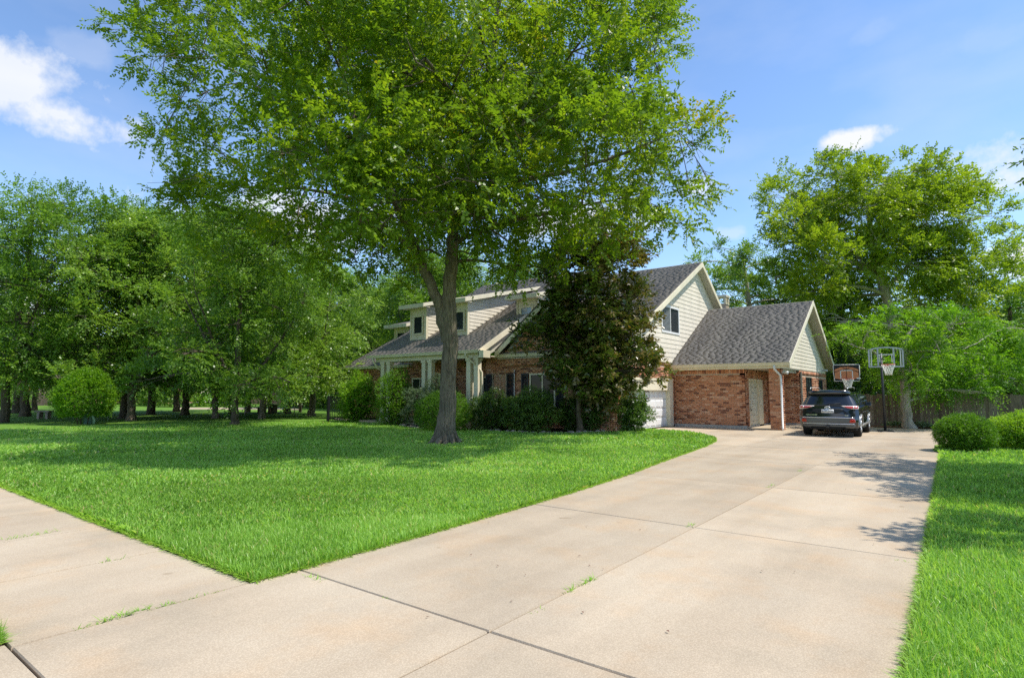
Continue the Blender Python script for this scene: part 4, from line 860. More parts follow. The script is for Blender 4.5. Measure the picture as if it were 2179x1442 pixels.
# ------------------------------------------------------------------ basketball hoops
def hoop(name, loc, rz, bw, bh, zb, style, label, reach, pole_r=.048):
    r = empty(name, loc, label, 'basketball hoop', 'basketball hoops on the driveway', rz)
    mb = MB(); top = zb+bh*.75; mb.tube([(0, 0, 0), (0, 0, top)], [pole_r, pole_r], 12)
    mb.box(-.25, .25, -.35, .25, 0, .03) if style == 'clear' else mb.prism([(-.45, -.5, 0), (.45, -.5, 0), (.4, .55, 0), (-.4, .55, 0)], (0, 0, .16)); part(mb, 'pole', M['metal'], r)
    mb = MB()
    for zz in (zb+.12, zb+bh*.62):
        for s in (-.1, .1): mb.tube([(s*.6, 0, zz-.05), (s*1.6, -reach+.03, zz)], [.022, .022], 6)
    part(mb, 'support_arm', M['metal'], r)
    y = -reach; mb = MB()
    if style == 'clear':
        mb.box(-bw/2+.04, bw/2-.04, y-.006, y+.006, zb+.04, zb+bh-.04); part(mb, 'backboard', M['acrylic'], r)
        mb = MB(); f = .052
        def fr(a0, a1, b0, b1, th=.028): mb.box(a0, a1, y-th, y+th, b0, b1)
        fr(-bw/2, bw/2, zb, zb+f); fr(-bw/2, -bw/2+f, zb+f, zb+bh-.08); fr(bw/2-f, bw/2, zb+f, zb+bh-.08)
        n = 10
        for i in range(n):
            a0, a1 = -bw/2+bw*i/n, -bw/2+bw*(i+1)/n; h0, h1 = [.0-.09*(2*abs(q)/bw)**2.2 for q in (a0, a1)]
            mb.hexa([(a0, y-.028, zb+bh+h0-f), (a1, y-.028, zb+bh+h1-f), (a1, y+.028, zb+bh+h1-f), (a0, y+.028, zb+bh+h0-f), (a0, y-.028, zb+bh+h0), (a1, y-.028, zb+bh+h1), (a1, y+.028, zb+bh+h1), (a0, y+.028, zb+bh+h0)])
        fr(-.29, -.24, zb+f, zb+bh-f); fr(.24, .29, zb+f, zb+bh-f); part(mb, 'frame', M['boardgrey'], r)
        L5 = [(-.24, .24, zb+bh*.60, zb+bh*.60+.035, .014)]
        for s in (-1, 1): L5 += [(s*(bw/2-.105)-.014, s*(bw/2-.105)+.014, zb+f, zb+bh-.12, .012), (s*.20-.012, s*.20+.012, zb+.2, zb+bh*.6, .012)]
        for q in L5: mb = MB(); mb.box(q[0], q[1], y-q[4], y+q[4], q[2], q[3]); part(mb, 'target_line', M['white'], r)
    else:
        pl = [(-bw/2+.02, zb), (bw/2-.02, zb), (bw/2-.02, zb+bh*.32), (bw/2, zb+bh*.36), (bw/2, zb+bh-.03), (bw/2-.03, zb+bh), (-bw/2+.03, zb+bh), (-bw/2, zb+bh-.03), (-bw/2, zb+bh*.36), (-bw/2+.02, zb+bh*.32)]
        mb.prism([(a, y+.02, b) for a, b in pl], (0, -.04, 0)); part(mb, 'backboard', M['black'], r)
        mb = MB(); c = (0, zb-.02); RR = bh*.94; n = 30; arc = [(max(-bw/2+.035, min(bw/2-.035, RR*1.12*math.cos(math.pi*(.07+.86*i/n)))), min(c[1]+RR*math.sin(math.pi*(.07+.86*i/n)), zb+bh-.03)) for i in range(n+1)]
        mb.prism([(a, y-.022, b) for a, b in arc]+[(arc[-1][0], y-.022, zb+.12), (-.16, y-.022, zb+.05), (.16, y-.022, zb+.05), (arc[0][0], y-.022, zb+.12)], (0, -.004, 0)); part(mb, 'printed_ball', M['ball'], r)
        mb = MB()
        for k_, w_ in ((.78, 1.05), (.98, 1.18)):
            pts = [(max(-bw/2+.03, min(bw/2-.03, RR*w_*math.cos(math.pi*(.12+.76*i/n)))), y-.028, min(zb-.02+RR*k_*math.sin(math.pi*(.12+.76*i/n)), zb+bh-.03)) for i in range(n+1)]; mb.tube(pts, [.012]*(n+1), 4)
        mb.tube([(0, y-.028, zb+.05), (0, y-.028, zb+bh-.04)], [.010]*2, 4)
        for s in (-1, 1): mb.tube([(s*.02, y-.028, zb+bh*.72), (s*.22, y-.028, zb+bh*.93)], [.009]*2, 4)
        part(mb, 'ball_seam', M['black'], r)
        mb = MB()
        for a in ((-.22, .22, zb+bh*.62, zb+bh*.62+.035), (-.24, -.205, zb+.1, zb+bh*.62), (.205, .24, zb+.1, zb+bh*.62), (.37, .52, zb+.09, zb+.14)): mb = MB(); mb.box(a[0], a[1], y-.034, y-.03, a[2], a[3]); part(mb, 'target_line', M['white'], r)
        q = pl+[pl[0]]; mb = MB(); mb.tube([(a, y-.026, b) for a, b in q], [.016]*len(q), 4); part(mb, 'border', M['white'], r)
    rr = .228; zr = zb+.09; yc = y-.38; n = 28
    mb = MB(); mb.tube([(rr*math.cos(2*math.pi*i/n), yc+rr*math.sin(2*math.pi*i/n), zr) for i in range(n+1)], [.012]*(n+1), 6, cap=False); mb.prism([(-.12, y-.03, zr+.02), (.12, y-.03, zr+.02), (.1, yc+rr*.9, zr+.015), (-.1, yc+rr*.9, zr+.015)], (0, 0, -.09)); part(mb, 'rim', M['rim'], r)
    mb = MB(); lv_ = [(0, rr), (.10, .19), (.2, .15), (.30, .12), (.40, .115)]; m_ = 12
    for i in range(m_):
        for s in (-1, 1):
            pts = [(q*math.cos(2*math.pi*(i+s*.5*j)/m_), yc+q*math.sin(2*math.pi*(i+s*.5*j)/m_), zr-h) for j, (h, q) in enumerate(lv_)]; mb.tube(pts, [.0095]*5, 4)
    part(mb, 'net', M['net'], r); return r
hoop('basketball_hoop', (-2.50, 27.9, 0), R(14), 1.18, .80, 2.52, 'clear', 'tall basketball hoop with a clear grey-framed backboard on a dark pole right of the SUV', 1.0)
hp_ = atY(1798, 800, 28.7)
hoop('basketball_hoop', (hp_[0]-.12, 28.7+.72, 0), R(14), .98, .70, 2.03, 'printed', 'low basketball hoop with a black and orange ball-printed backboard, showing above the SUV roof', .75)

# ------------------------------------------------------------------ wooden fence at the back
fence = empty('wooden_fence', (-9, 32.9, 0), 'weathered brown board fence behind the driveway and the bright tree', 'fence')
mb = MB(); mb.box(-.068, .068, -.009, .009, 0, 1.0); 
pk = MB(); pk.hexa([(-.066, -.01, 0), (.066, -.01, 0), (.066, .01, 0), (-.066, .01, 0), (-.066, -.01, .965), (.066, -.01, .965), (.066, .01, .965), (-.066, .01, .965)]); pk.prism([(-.066, -.01, .965), (.066, -.01, .965), (.045, -.01, 1.0), (-.045, -.01, 1.0)], (0, .02, 0)); PICK = pk.mesh('picket', M['fence'])
x = 5.0; fr_ = random.Random(5)
while x < 16.8:
    o = link('picket', PICK, fence); o.location = (x, fr_.uniform(-.006, .006), -.02); o.scale = (1, 1, 1.47+fr_.uniform(-.03, .03)); o.rotation_euler = (0, fr_.uniform(-.008, .008), 0); x += .139
for zz in (.35, 1.15):
    mb = MB(); mb.box(4.9, 16.9, .015, .06, zz, zz+.09); part(mb, 'rail', M['fence'], fence)
for k in range(6):
    mb = MB(); mb.box(5+k*2.4, 5.1+k*2.4, .06, .16, -.05, 1.5); part(mb, 'post', M['fence'], fence)

# ------------------------------------------------------------------ edging stones
ST_M = []
for k in range(4):
    g = np.random.default_rng(40+k); mb = MB(); n, m_ = 9, 6; vs = []
    for j in range(m_+1):
        th = math.pi*j/m_
        for i in range(n):
            ph = 2*math.pi*i/n; rr = 1+g.normal(0, .10); vs.append((math.sin(th)*math.cos(ph)*rr, math.sin(th)*math.sin(ph)*rr*.75, math.cos(th)*rr*.62))
    mb.add(vs, [(j*n+i, j*n+(i+1) % n, (j+1)*n+(i+1) % n, (j+1)*n+i) for j in range(m_) for i in range(n)], 0, True); ST_M.append(mb.mesh('garden_stone', M['stone']))
P_ = np.array(BED[:]); seg = np.linalg.norm(np.diff(P_, axis=0), axis=1); cum = np.r_[0, np.cumsum(seg)]; s_ = .1; k = 0
while s_ < cum[-1]:
    q = [np.interp(s_, cum, P_[:, i]) for i in (0, 1)]; sz = rnd.uniform(.10, .17)
    o = link('garden_stone', ST_M[k % 4]); o.location = (q[0]+rnd.uniform(-.05, .05), q[1]+rnd.uniform(-.05, .05), .045); o.scale = (sz*1.15, sz, sz*rnd.uniform(.8, 1.1)); o.rotation_euler = (rnd.uniform(-.2, .2), 0, rnd.uniform(0, 6))
    tag(o, 'rounded grey brown stone in the row edging the planting bed', 'stone', 'stones edging the planting bed'); s_ += sz*2.15; k += 1

# ------------------------------------------------------------------ shrubs
def shrub(name, c, r, n, k, L, W, tw, leaf, label, seed, tb=.45, bumpy=.10, group=None, stems=6, core=True, cat='shrub', low=0.):
    """leafy shrub; c base centre, r = (rx, ry, height)"""
    n = int(n*.8); g = np.random.default_rng(seed); rx, ry, h = r
    root = empty(name, c, label, cat, group)
    u = nrm(g.normal(0, 1, (n, 3))); rad = 1-np.abs(g.normal(0, .10, n)); wob = 1+bumpy*(np.sin(u[:, 0]*5+seed)*np.cos(u[:, 1]*4+1.3*seed)+np.sin(u[:, 2]*7+u[:, 0]*3))
    P = u*(rad*wob)[:, None]*np.array([rx, ry, h*.55])*np.array([1, 1, 1.]); P[:, 2] += h*.47; ok = (P[:, 2] > .04+low) & (np.sin(u[:, 0]*9+seed)*np.sin(u[:, 1]*8+2*seed)*np.sin(u[:, 2]*9+seed*3) < .72-bumpy*2+g.uniform(0, .5, n)); P, u = P[ok], u[ok]
    ax = nrm(u+g.normal(0, .5, u.shape)+np.array([0, 0, .35])); ti = tb+.07*np.sin(u[:, 0]*6+u[:, 1]*5)+g.normal(0, .12, len(P))
    V, F, T = sprays(g, P-ax*tw*.6, ax, tw*np.where(g.uniform(0, 1, len(P)) < .06, g.uniform(1.4, 2.3, len(P)), g.uniform(.6, 1.3, len(P))), k, L, W, ti, jit=.45, droop=.05)
    link('foliage', mesh_np('foliage', V, F, leaf, T), root)
    mb = MB()
    for i in range(stems):
        a = 2*math.pi*i/stems+.3; q = .18*rx; e = (math.cos(a)*rx*.6, math.sin(a)*ry*.6, h*.6); mb.tube([(math.cos(a)*q, math.sin(a)*q, -.06), (math.cos(a)*q*1.8, math.sin(a)*q*1.8, h*.3), e], [.03, .025, .012], 6)
        mb.tube([(math.cos(a)*q*1.5, math.sin(a)*q*1.5, h*.2), (math.cos(a+.7)*rx*.5, math.sin(a+.7)*ry*.5, h*.45), (math.cos(a+.9)*rx*.75, math.sin(a+.9)*ry*.75, h*.75)], [.02, .014, .007], 5)
    part(mb, 'stem', M['darkbark'], root)
    if core:                                                  # inner leaves, shade put into their darker tint, that stop the view through
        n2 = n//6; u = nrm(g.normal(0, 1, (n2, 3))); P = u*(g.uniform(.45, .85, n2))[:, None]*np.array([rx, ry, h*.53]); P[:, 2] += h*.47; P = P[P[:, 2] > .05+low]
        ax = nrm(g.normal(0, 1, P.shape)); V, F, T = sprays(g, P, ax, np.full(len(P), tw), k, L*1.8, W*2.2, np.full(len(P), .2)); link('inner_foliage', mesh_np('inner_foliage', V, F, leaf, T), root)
    return root
def base(x, y): q = G(x, y); return (q[0], q[1], 0.)
shrub('round_shrub', (.02, 19.75, 0), (.70, .70, .98), 4200, 7, .036, .020, .10, M['clipped_leaf'], 'clipped round green shrub at the right end of the driveway', 11, .42, .015)
shrub('clipped_hedge', (1.42, 21.2, 0), (1.0, .85, 1.02), 4600, 7, .038, .021, .11, M['lime_leaf'], 'bright yellow-green clipped hedge right behind the round shrub', 12, .8, .06)
shrub('clipped_hedge', (3.4, 21.5, 0), (1.2, 1.0, 1.08), 3600, 7, .038, .021, .11, M['lime_leaf'], 'yellow-green clipped hedge at the right edge of the photo', 13, .75, .06)
shrub('mounded_shrub', (*D(180, 880, 28.2)[:2], 0), (1.24, 1.24, 2.66), 5200, 7, .08, .05, .22, M['lime_leaf'], 'tall round bright green shrub on bare stems on the left lawn', 14, .46, .025, low=.35, core=False)
def bedshrub(px0, px1, ytop, d, *a, ry=None, **kw):
    c = D((px0+px1)/2, 850, d); rx = (px1-px0)/2*d/FPX; h = D((px0+px1)/2, ytop, d)[2]
    return shrub(a[0], (c[0], c[1], .03), (rx, ry or rx, h), *a[1:10], a[10]*1.7, **kw)
bedshrub(722, 800, 800, 30.0, 'bushy_shrub', 2600, 6, .07, .04, .18, M['lime_leaf'], 'loose pale green shrub at the left end of the planting bed', 15, .62, .10)
bedshrub(797, 884, 790, 27.0, 'round_shrub', 3600, 6, .05, .03, .14, M['clipped_leaf'], 'round dark green shrub in front of the left porch posts', 16, .5, .05)
bedshrub(846, 1002, 812, 25.2, 'spreading_shrub', 3200, 7, .055, .022, .16, M['grey_leaf'], 'grey-green spreading shrub below the middle porch posts', 17, .45, .10, ry=.9)
bedshrub(880, 1006, 835, 23.2, 'round_shrub', 4600, 7, .04, .022, .11, M['clipped_leaf'], 'clipped round light green shrub behind the trunk of the big front tree', 18, .5, .03)
bedshrub(1000, 1090, 836, 23.6, 'dark_shrub', 2600, 6, .055, .028, .15, M['dark_leaf'], 'dark shrub below the herringbone brick panel', 19, .35, .08)
bedshrub(1062, 1190, 834, 22.6, 'dark_shrub', 3600, 6, .06, .03, .17, M['dark_leaf'], 'broad fern-green shrub left of the magnolia trunk', 20, .72, .10, ry=.85)
bedshrub(1180, 1300, 838, 23.0, 'dark_shrub', 3000, 6, .06, .03, .16, M['dark_leaf'], 'dark shrub behind the magnolia trunk', 21, .35, .08, ry=.9)
bedshrub(1288, 1384, 832, 22.9, 'leafy_shrub', 3000, 6, .07, .035, .17, M['dark_leaf'], 'dark leafy shrub at the garage corner in front of the white door', 22, .66, .12, ry=.85)
bedshrub(1888, 1972, 898, 25.8, 'ground_plant', 500, 5, .07, .045, .12, M['grey_leaf'], 'low pale leafy plants at the foot of the fence', 23, .8, .1, core=False, stems=3, cat='plant', ry=.4)

# ------------------------------------------------------------------ the big front tree
T0 = np.array([-12.35, 12.8, 0])
dT = 17.45
def DT(x, y, o=0.): return D(x, y, dT+o)
main_skel = [([DT(945, 952), DT(947, 925), DT(953, 830), DT(958, 720), DT(956, 640), DT(962, 560), DT(966, 480), DT(990, 400), DT(1010, 300), DT(1040, 160), DT(1060, 20), DT(1075, -100)], [.40, .295, .245, .228, .22, .19, .165, .15, .12, .09, .06, .03]),
             ([DT(953, 725), DT(935, 655), DT(905, 575), DT(880, 520), DT(845, 430), DT(800, 360), DT(760, 270), DT(735, 180), DT(720, 60), DT(700, -80)], [.2, .165, .145, .125, .115, .10, .085, .065, .05, .03]),
             ([DT(800, 360), DT(730, 310, .3), DT(640, 250, .6), DT(540, 180, 1.0), DT(430, 110, 1.2)], [.08, .065, .05, .035, .02]),
             ([DT(845, 430), DT(740, 420, -.6), DT(630, 400, -1.), DT(520, 400, -1.2)], [.07, .05, .035, .02]),
             ([DT(966, 480), DT(1030, 420, .4), DT(1080, 330, .8), DT(1130, 240, 1.), DT(1220, 110, 1.2)], [.12, .105, .085, .065, .03]),
             ([DT(1040, 390, .4), DT(1180, 370, -.3), DT(1320, 330, -.6), DT(1440, 280, -.8)], [.08, .06, .045, .02]),
             ([DT(962, 520), DT(1060, 480, -.8), DT(1180, 450, -1.4), DT(1330, 420, -1.6)], [.06, .05, .04, .02]),
             ([DT(880, 520), DT(800, 500, .6), DT(700, 500, 1.), DT(600, 510, 1.4)], [.06, .05, .035, .02])]
mc = [(330, 50, 95), (455, 10, 120), (600, -40, 150), (780, -60, 170), (980, -70, 170), (1160, -40, 160), (1310, 10, 120), (1385, 95, 75), (1420, 40, 40),
      (330, 130, 75), (420, 190, 70), (560, 110, 100), (720, 120, 140), (900, 110, 150), (1080, 140, 150), (1240, 160, 130), (1350, 180, 80),
      (345, 300, 55), (440, 320, 70), (600, 310, 85), (760, 270, 120), (920, 260, 140), (1090, 290, 135), (1240, 300, 120), (1370, 300, 105), (1465, 275, 62), (1520, 250, 28), (1490, 300, 40),
      (420, 430, 75), (540, 430, 95), (680, 410, 100), (820, 420, 105), (980, 390, 100), (1120, 410, 105), (1260, 410, 105), (1390, 400, 90), (1470, 430, 55), (1510, 395, 26), (1440, 480, 55),
      (560, 520, 65), (690, 520, 70), (815, 530, 65), (1050, 490, 75), (1160, 490, 75), (1190, 545, 42), (1090, 575, 46), (1280, 490, 60), (1370, 480, 60),
      (380, 390, 60), (480, 480, 70), (470, 560, 50), (640, 480, 80), (760, 470, 80), (900, 460, 70), (760, 570, 55), (1130, 550, 50), (1240, 545, 40), (1060, 540, 60), (880, 560, 40), (1000, 540, 46), (880, 500, 60), (930, 540, 40), (1010, 470, 60), (940, 430, 90), (860, 440, 90), (700, 330, 110), (820, 340, 110), (1000, 320, 110), (860, 160, 130), (1010, 190, 130), (700, 230, 110), (1180, 220, 120)]
g = np.random.default_rng(5); cl, ctn = [], []
for i, (x, y, r) in enumerate(mc):
    fl = max(0, 1-((x-880)/640)**2); offs = [g.uniform(-1.2, 1.2)] if fl < .35 else [g.uniform(-5.6, -1.5)*fl**.5, g.uniform(.4, 5.0)*fl**.5]
    if x < 560: r *= .86
    if x < 520: offs = [g.uniform(-.2, 1.2), g.uniform(1.5, 3.5)]
    if y > 470: offs = [g.uniform(-1.4, 1.6)]
    if x > 1400: offs = [g.uniform(-.5, 2.5)]
    warm = .17 if (850 < x < 1130 and y < 330) or (1050 < x < 1480 and 230 < y < 470) or (600 < x < 760 and y < 60) else 0
    for o_ in offs:
        d = dT+o_; c = D(x+g.normal(0, 8), y+g.normal(0, 8), d); rr = r*d/FPX*1.04; cl.append((*c, rr, rr*1.1, rr*.9)); ctn.append(warm*g.uniform(.2, 1.25)+g.normal(-.05, .08))
tr_, cr_ = tree_meshes(21, main_skel, cl, 17000, 16, .132, .068, .58, M['elm_leaf'], M['bark'], .33, .24, 16, 1500, ctn, .12, 2.5, 2.2, ns=9, hi=.3, thin=.7)
big = empty('front_tree', (T0[0], T0[1], 0), 'large forked shade tree in the middle of the front lawn', 'tree')
for nm, me in (('trunk', tr_), ('crown', cr_)): setparent_world(link(nm, me), big)
# root flare
mb = MB(); g = np.random.default_rng(3); b0 = DT(945, 945)
for i in range(9):
    a = 2*math.pi*i/9+g.uniform(-.2, .2); l_ = g.uniform(.1, .42); u = np.array([math.cos(a), math.sin(a), 0]); c = np.array([T0[0], T0[1], 0])
    mb.tube([c+u*.15+(0, 0, .55), c+u*.27+(0, 0, .22), c+u*(.3+l_*.35)+(0, 0, .06), c+u*(.3+l_)+(0, 0, -.05)], [.12, .12, .09, .04], 8)
o = part(mb, 'root', M['bark'], None); setparent_world(o, big)
for (x, y, s) in ((975, 941, .12), (930, 946, .07)):
    q = G(x, y); o = link('lawn_stone', ST_M[1]); o.location = (q[0], q[1], .06); o.scale = (s*1.3, s, s); tag(o, ['small reddish stone at the right foot of the front tree', 'small stone at the front of the front tree roots'][x < 950], 'stone')

# ------------------------------------------------------------------ shade trees of the left lawn: three kinds, copied
def round_tree(seed, H, Rr, zlow, ncl, ntw, k, L, W, tw, leaf, barkm, tb, lean=(0, 0), trunk_r=.215, fork=3, droop=.15, up=.15, skirt=True):
    g = np.random.default_rng(seed); cl = []
    for i in range(ncl):
        u = nrm(g.normal(0, 1, 3)); q = g.uniform(.45, .88) if i > ncl*.15 else g.uniform(0, .4); zc = (H+zlow)/2; hz = (H-zlow)/2
        prof = 1.0
        c = np.array([u[0]*Rr*q, u[1]*Rr*q, zc+u[2]*hz*q])
        if i % 7 == 1: a_ = g.uniform(0, 6.28); q = g.uniform(.0, .45); c = np.array([math.cos(a_)*Rr*q, math.sin(a_)*Rr*q, H*g.uniform(.74, .93)])
        if skirt and i % 4 == 0: a_ = g.uniform(0, 6.28); q = g.uniform(.3, .92); c = np.array([math.cos(a_)*Rr*q, math.sin(a_)*Rr*q, zlow*.75+g.uniform(.5, 2.6)])
        rr = g.uniform(.17, .30)*Rr; cl.append((c[0]+lean[0]*c[2]/H, c[1]+lean[1]*c[2]/H, c[2], rr*1.1, rr*1.1, rr*.85))
    sk = [([(0, 0, -.1), (.02, 0, .4), (.05*g.normal(), .05*g.normal(), zlow*.8), (lean[0]*.4, lean[1]*.4, H*.35), (lean[0]*.7, lean[1]*.7, H*.62), (lean[0], lean[1], H*.85)], [trunk_r*1.55, trunk_r*1.05, trunk_r*.85, trunk_r*.68, trunk_r*.42, .03])]
    for f in range(fork):
        a = 2*math.pi*f/fork+g.uniform(-.4, .4); u = np.array([math.cos(a), math.sin(a), 0]); z0 = zlow*g.uniform(.75, 1.2)
        sk.append(([(0, 0, z0), tuple(u*Rr*.22+np.array([0, 0, z0+H*.12])), tuple(u*Rr*.45+np.array([0, 0, z0+H*.27])), tuple(u*Rr*.65+np.array([0, 0, z0+H*.42]))], [trunk_r*.6, trunk_r*.45, trunk_r*.3, .02]))
    return tree_meshes(seed, sk, cl, ntw, k, L, W, tw, leaf, barkm, tb, .14, 10, 250, None, droop, zlow*.55, 2.2, .05, up)
V1 = round_tree(101, 13.2, 5.4, 2.0, 64, 6600, 10, .145, .095, .75, M['shade_leaf'], M['darkbark'], .34)
V2 = round_tree(102, 12.2, 5.0, 1.9, 60, 6000, 10, .145, .095, .75, M['shade_leaf'], M['bark'], .62)
V3 = round_tree(103, 14.0, 5.0, 2.8, 64, 5400, 10, .15, .09, .8, M['shade_leaf'], M['darkbark'], .36, (.8, .3))
V4 = round_tree(104, 8.5, 4.2, 2.0, 30, 2600, 11, .12, .06, .7, M['dark_leaf'], M['darkbark'], .65, (.5, -.3), .20, 4)
def left(v, px, py, label, rz, s=1., group='shade trees on the left lawn', name='shade_tree', d=None):
    q = G(px, py) if d is None else D(px, 833, d); return plant_tree(name, (q[0], q[1], -.02), v, label, 'tree', group, rz, s)
left(V3, 8, 899, 'shade tree with a thick grey trunk at the left edge of the photo', .3, .92)
left(V4, 52, 886, 'leaning dark-trunked oak just right of the left edge trunk', 1.1, 1.25)
left(V4, 33, 879, 'thin dark oak trunk between the two leftmost big trunks', 3.0, 1.2)
left(V4, 72, 873, 'pale slender tree with bare forked stems near the far brick house', 2.2, .95)
left(V1, 262, 891, 'shade tree with the dark trunk just right of the round bright shrub', 1.0, 1.0)
left(V2, 279, 895, 'shade tree with the mottled pale trunk right of the round bright shrub', 4.0, .95)
left(V3, 320, 882, 'tall shade tree behind, right of the mottled pale trunk', 2.0, 1.1)
left(V4, 375, 876, 'slim far tree in shade between the left trunk groups', .5, 1.1)
left(V1, 394, 883, 'shade tree with a flared dark trunk near the lawn middle', 5.0, 1.05)
left(V2, 458, 890, 'shade tree with a short trunk leaning left of the thick lawn trunk', 2.6, .78)
left(V1, 500, 906, 'broad low-branching shade tree with the thick dark trunk on the left lawn', 3.4, .80)
left(V2, 557, 891, 'shade tree with a slim straight trunk right of the thick lawn trunk', .9, .82)
left(V4, 613, 880, 'small dark tree by the far garden pavilion', 4.4, .95)
left(V2, 663, 885, 'shade tree with a pale patched trunk left of the iron fence', 5.6, .95)
left(V1, 735, 868, 'dense tree rising behind the iron fence at the left of the house', 1.6, 1.05)
left(V3, 800, 862, 'tall dark tree close behind the left end of the house', .2, 1.05)
left(V3, -110, 880, 'shade tree whose branches reach in at the left edge', 2.9, 1.1)
# far trees that close the view, still single trees
fg = random.Random(9)
for i, (px, d, v, s) in enumerate([(-80, 75, V1, 1.0), (20, 82, V2, 1.1), (130, 90, V1, 1.0), (300, 85, V3, 1.0), (420, 92, V2, 1.1), (520, 78, V1, 1.), (600, 88, V3, 1.1), (690, 70, V2, 1.), (760, 80, V1, 1.1), (860, 62, V3, 1.), (930, 70, V1, 1.), (1040, 66, V2, 1.05), (1150, 72, V1, 1.), (640, 60, V4, 1.1), (230, 70, V4, 1.1), (905, 50, V1, 1.1), (985, 52, V2, 1.15), (1075, 52, V3, 1.05)]):
    left(v, px, 0, 'tall tree standing behind the house, seen above the roof ridge and dormers' if px > 820 else 'far shade tree in the row closing the view behind the lawn', fg.uniform(0, 6), s, 'trees behind the house' if px > 820 else 'far trees behind the lawn', 'far_tree', d)

for i, (px, d, v, s) in enumerate([(1700, 56, V1, .75), (1800, 60, V2, .8), (1890, 54, V1, .7), (1980, 58, V2, .75), (2070, 54, V1, .7), (2160, 52, V2, .75), (2260, 54, V1, .8)]):
    left(v, px, 0, 'low dense tree in the mass beyond the wooden fence', fg.uniform(0, 6), s, 'trees massed beyond the fence', 'woodland_tree', d)
# ------------------------------------------------------------------ magnolia in front of the house
mg = G(1232, 922); mg = np.array([mg[0], mg[1], 0]); dM = float((np.array([mg[0], mg[1], 1])-CP) @ FW)
mcl = [(1190, 655, 40), (1112, 716, 34), (1175, 735, 52), (1240, 720, 70), (1212, 650, 52), (1250, 640, 70), (1210, 580, 60), (1270, 560, 60), (1195, 590, 34), (1330, 560, 55), (1350, 630, 42), (1310, 640, 60), (1330, 710, 60), (1370, 750, 38), (1400, 790, 30), (1360, 790, 34), (1300, 780, 60), (1240, 800, 60), (1200, 790, 34), (1265, 830, 40), (1212, 805, 42), (1308, 795, 38), (1295, 835, 30), (1172, 702, 40), (1290, 720, 55), (1220, 690, 60), (1260, 770, 55), (1230, 520, 46), (1290, 505, 45), (1340, 515, 34), (1330, 820, 36), (1380, 680, 22)]
g = np.random.default_rng(31); cl = []
for x, y, r in mcl:
    d = dM+g.uniform(-.9, .5)-.3; c = D(x, y, d); rr = r*d/FPX; cl.append((*c, rr, rr, rr*.95))
sk = [([mg+(0, 0, -.1), D(1232, 880, dM), D(1228, 800, dM), D(1240, 700, dM), D(1255, 600, dM), D(1270, 500, dM)], [.15, .10, .09, .075, .05, .02])]
tr_, cr_ = tree_meshes(33, sk, cl, 4300, 9, .19, .085, .34, M['magnolia_leaf'], M['darkbark'], .42, .14, 10, 100, [max(-.08, min(.38, (x-1235)/330+(620-y)/1400)) for x, y, r in mcl], .0, .95, 2.0, .05, .5, 18)
mgn = empty('magnolia_tree', tuple(mg), 'dark magnolia with glossy green and rust-brown leaves in front of the house', 'tree')
for nm, me in (('trunk', tr_), ('crown', cr_)): setparent_world(link(nm, me), mgn)

# ------------------------------------------------------------------ trees on the right
def px_tree(name, label, seed, d, base_px, sk_px, cl_px, ntw, k, L, W, tw, leaf, barkm, tb, depth=2.5, sides=10, droop=.15, zmin=.6, shell=2.2, up=.15, ct=None, twigs=400, gap=None):
    g = np.random.default_rng(seed); cl = []
    for x, y, r, *fo in cl_px:
        dd = d+(fo[0] if fo else g.uniform(-depth, depth))
        if gap and not fo and abs(x-gap[0]) < gap[2] and y > gap[1]: dd = d+g.uniform(2.0, 4.0)
        c = D(x, y, dd); rr = r*dd/FPX; cl.append((*c, rr, rr, rr*.9))
    sk = [([D(x, y, d) for x, y, r in line], [r for x, y, r in line]) for line in sk_px]
    b = sk[0][0][0]; b = (b[0], b[1], 0)
    t_, c_ = tree_meshes(seed, sk, cl, ntw, k, L, W, tw, leaf, barkm, tb, .13, sides, twigs, ct, droop, zmin, shell, .05, up)
    r = empty(name, b, label, 'tree')
    for nm, me in (('trunk', t_), ('crown', c_)): setparent_world(link(nm, me), r)
    return r
px_tree('tall_tree', 'tall leaning tree with a pale trunk and golden-green crown behind the fence', 41, 34, None,
    [[(1918, 905, .34), (1914, 800, .30), (1910, 740, .29), (1895, 670, .27), (1876, 600, .24), (1862, 540, .19), (1850, 470, .13), (1845, 400, .05)], [(1880, 620, .12), (1960, 540, .08), (2040, 480, .03)], [(1876, 600, .13), (1800, 520, .09), (1720, 450, .03)], [(1895, 660, .08), (2000, 640, .06), (2080, 600, .02)]],
    [(1670, 400, 52), (1740, 370, 60), (1790, 365, 50), (1850, 380, 65), (1920, 370, 55), (1980, 390, 60), (2050, 400, 45), (1650, 420, 30), (2090, 390, 20),
     (1700, 460, 60), (1790, 450, 75), (1880, 460, 80), (1970, 470, 80), (2060, 470, 65), (2120, 520, 50), (2155, 500, 28),
     (1660, 520, 55), (1740, 540, 70), (1830, 560, 70), (1930, 560, 80), (2030, 560, 80), (2110, 590, 60), (1650, 590, 50), (1730, 620, 70), (1820, 640, 70), (1960, 640, 75), (2060, 650, 70), (1780, 690, 60), (2140, 560, 35), (2000, 360, 30), (1850, 430, 80), (1920, 500, 80), (1780, 560, 80), (1990, 520, 80), (2060, 580, 70), (1700, 570, 60), (1770, 500, 80), (2010, 440, 70), (1870, 520, 60, -2.4), (1850, 440, 70, -2.2), (1900, 570, 36, -2.2), (1840, 560, 44, -2), (1800, 420, 70), (1940, 430, 75, -1.5), (1690, 480, 55), (1660, 450, 40), (2110, 460, 40), (1760, 640, 60), (2020, 610, 70)],
    12500, 11, .16, .10, .65, M['bright_leaf'], M['palebark'], .46, 3.0, gap=(1900, 590, 110))
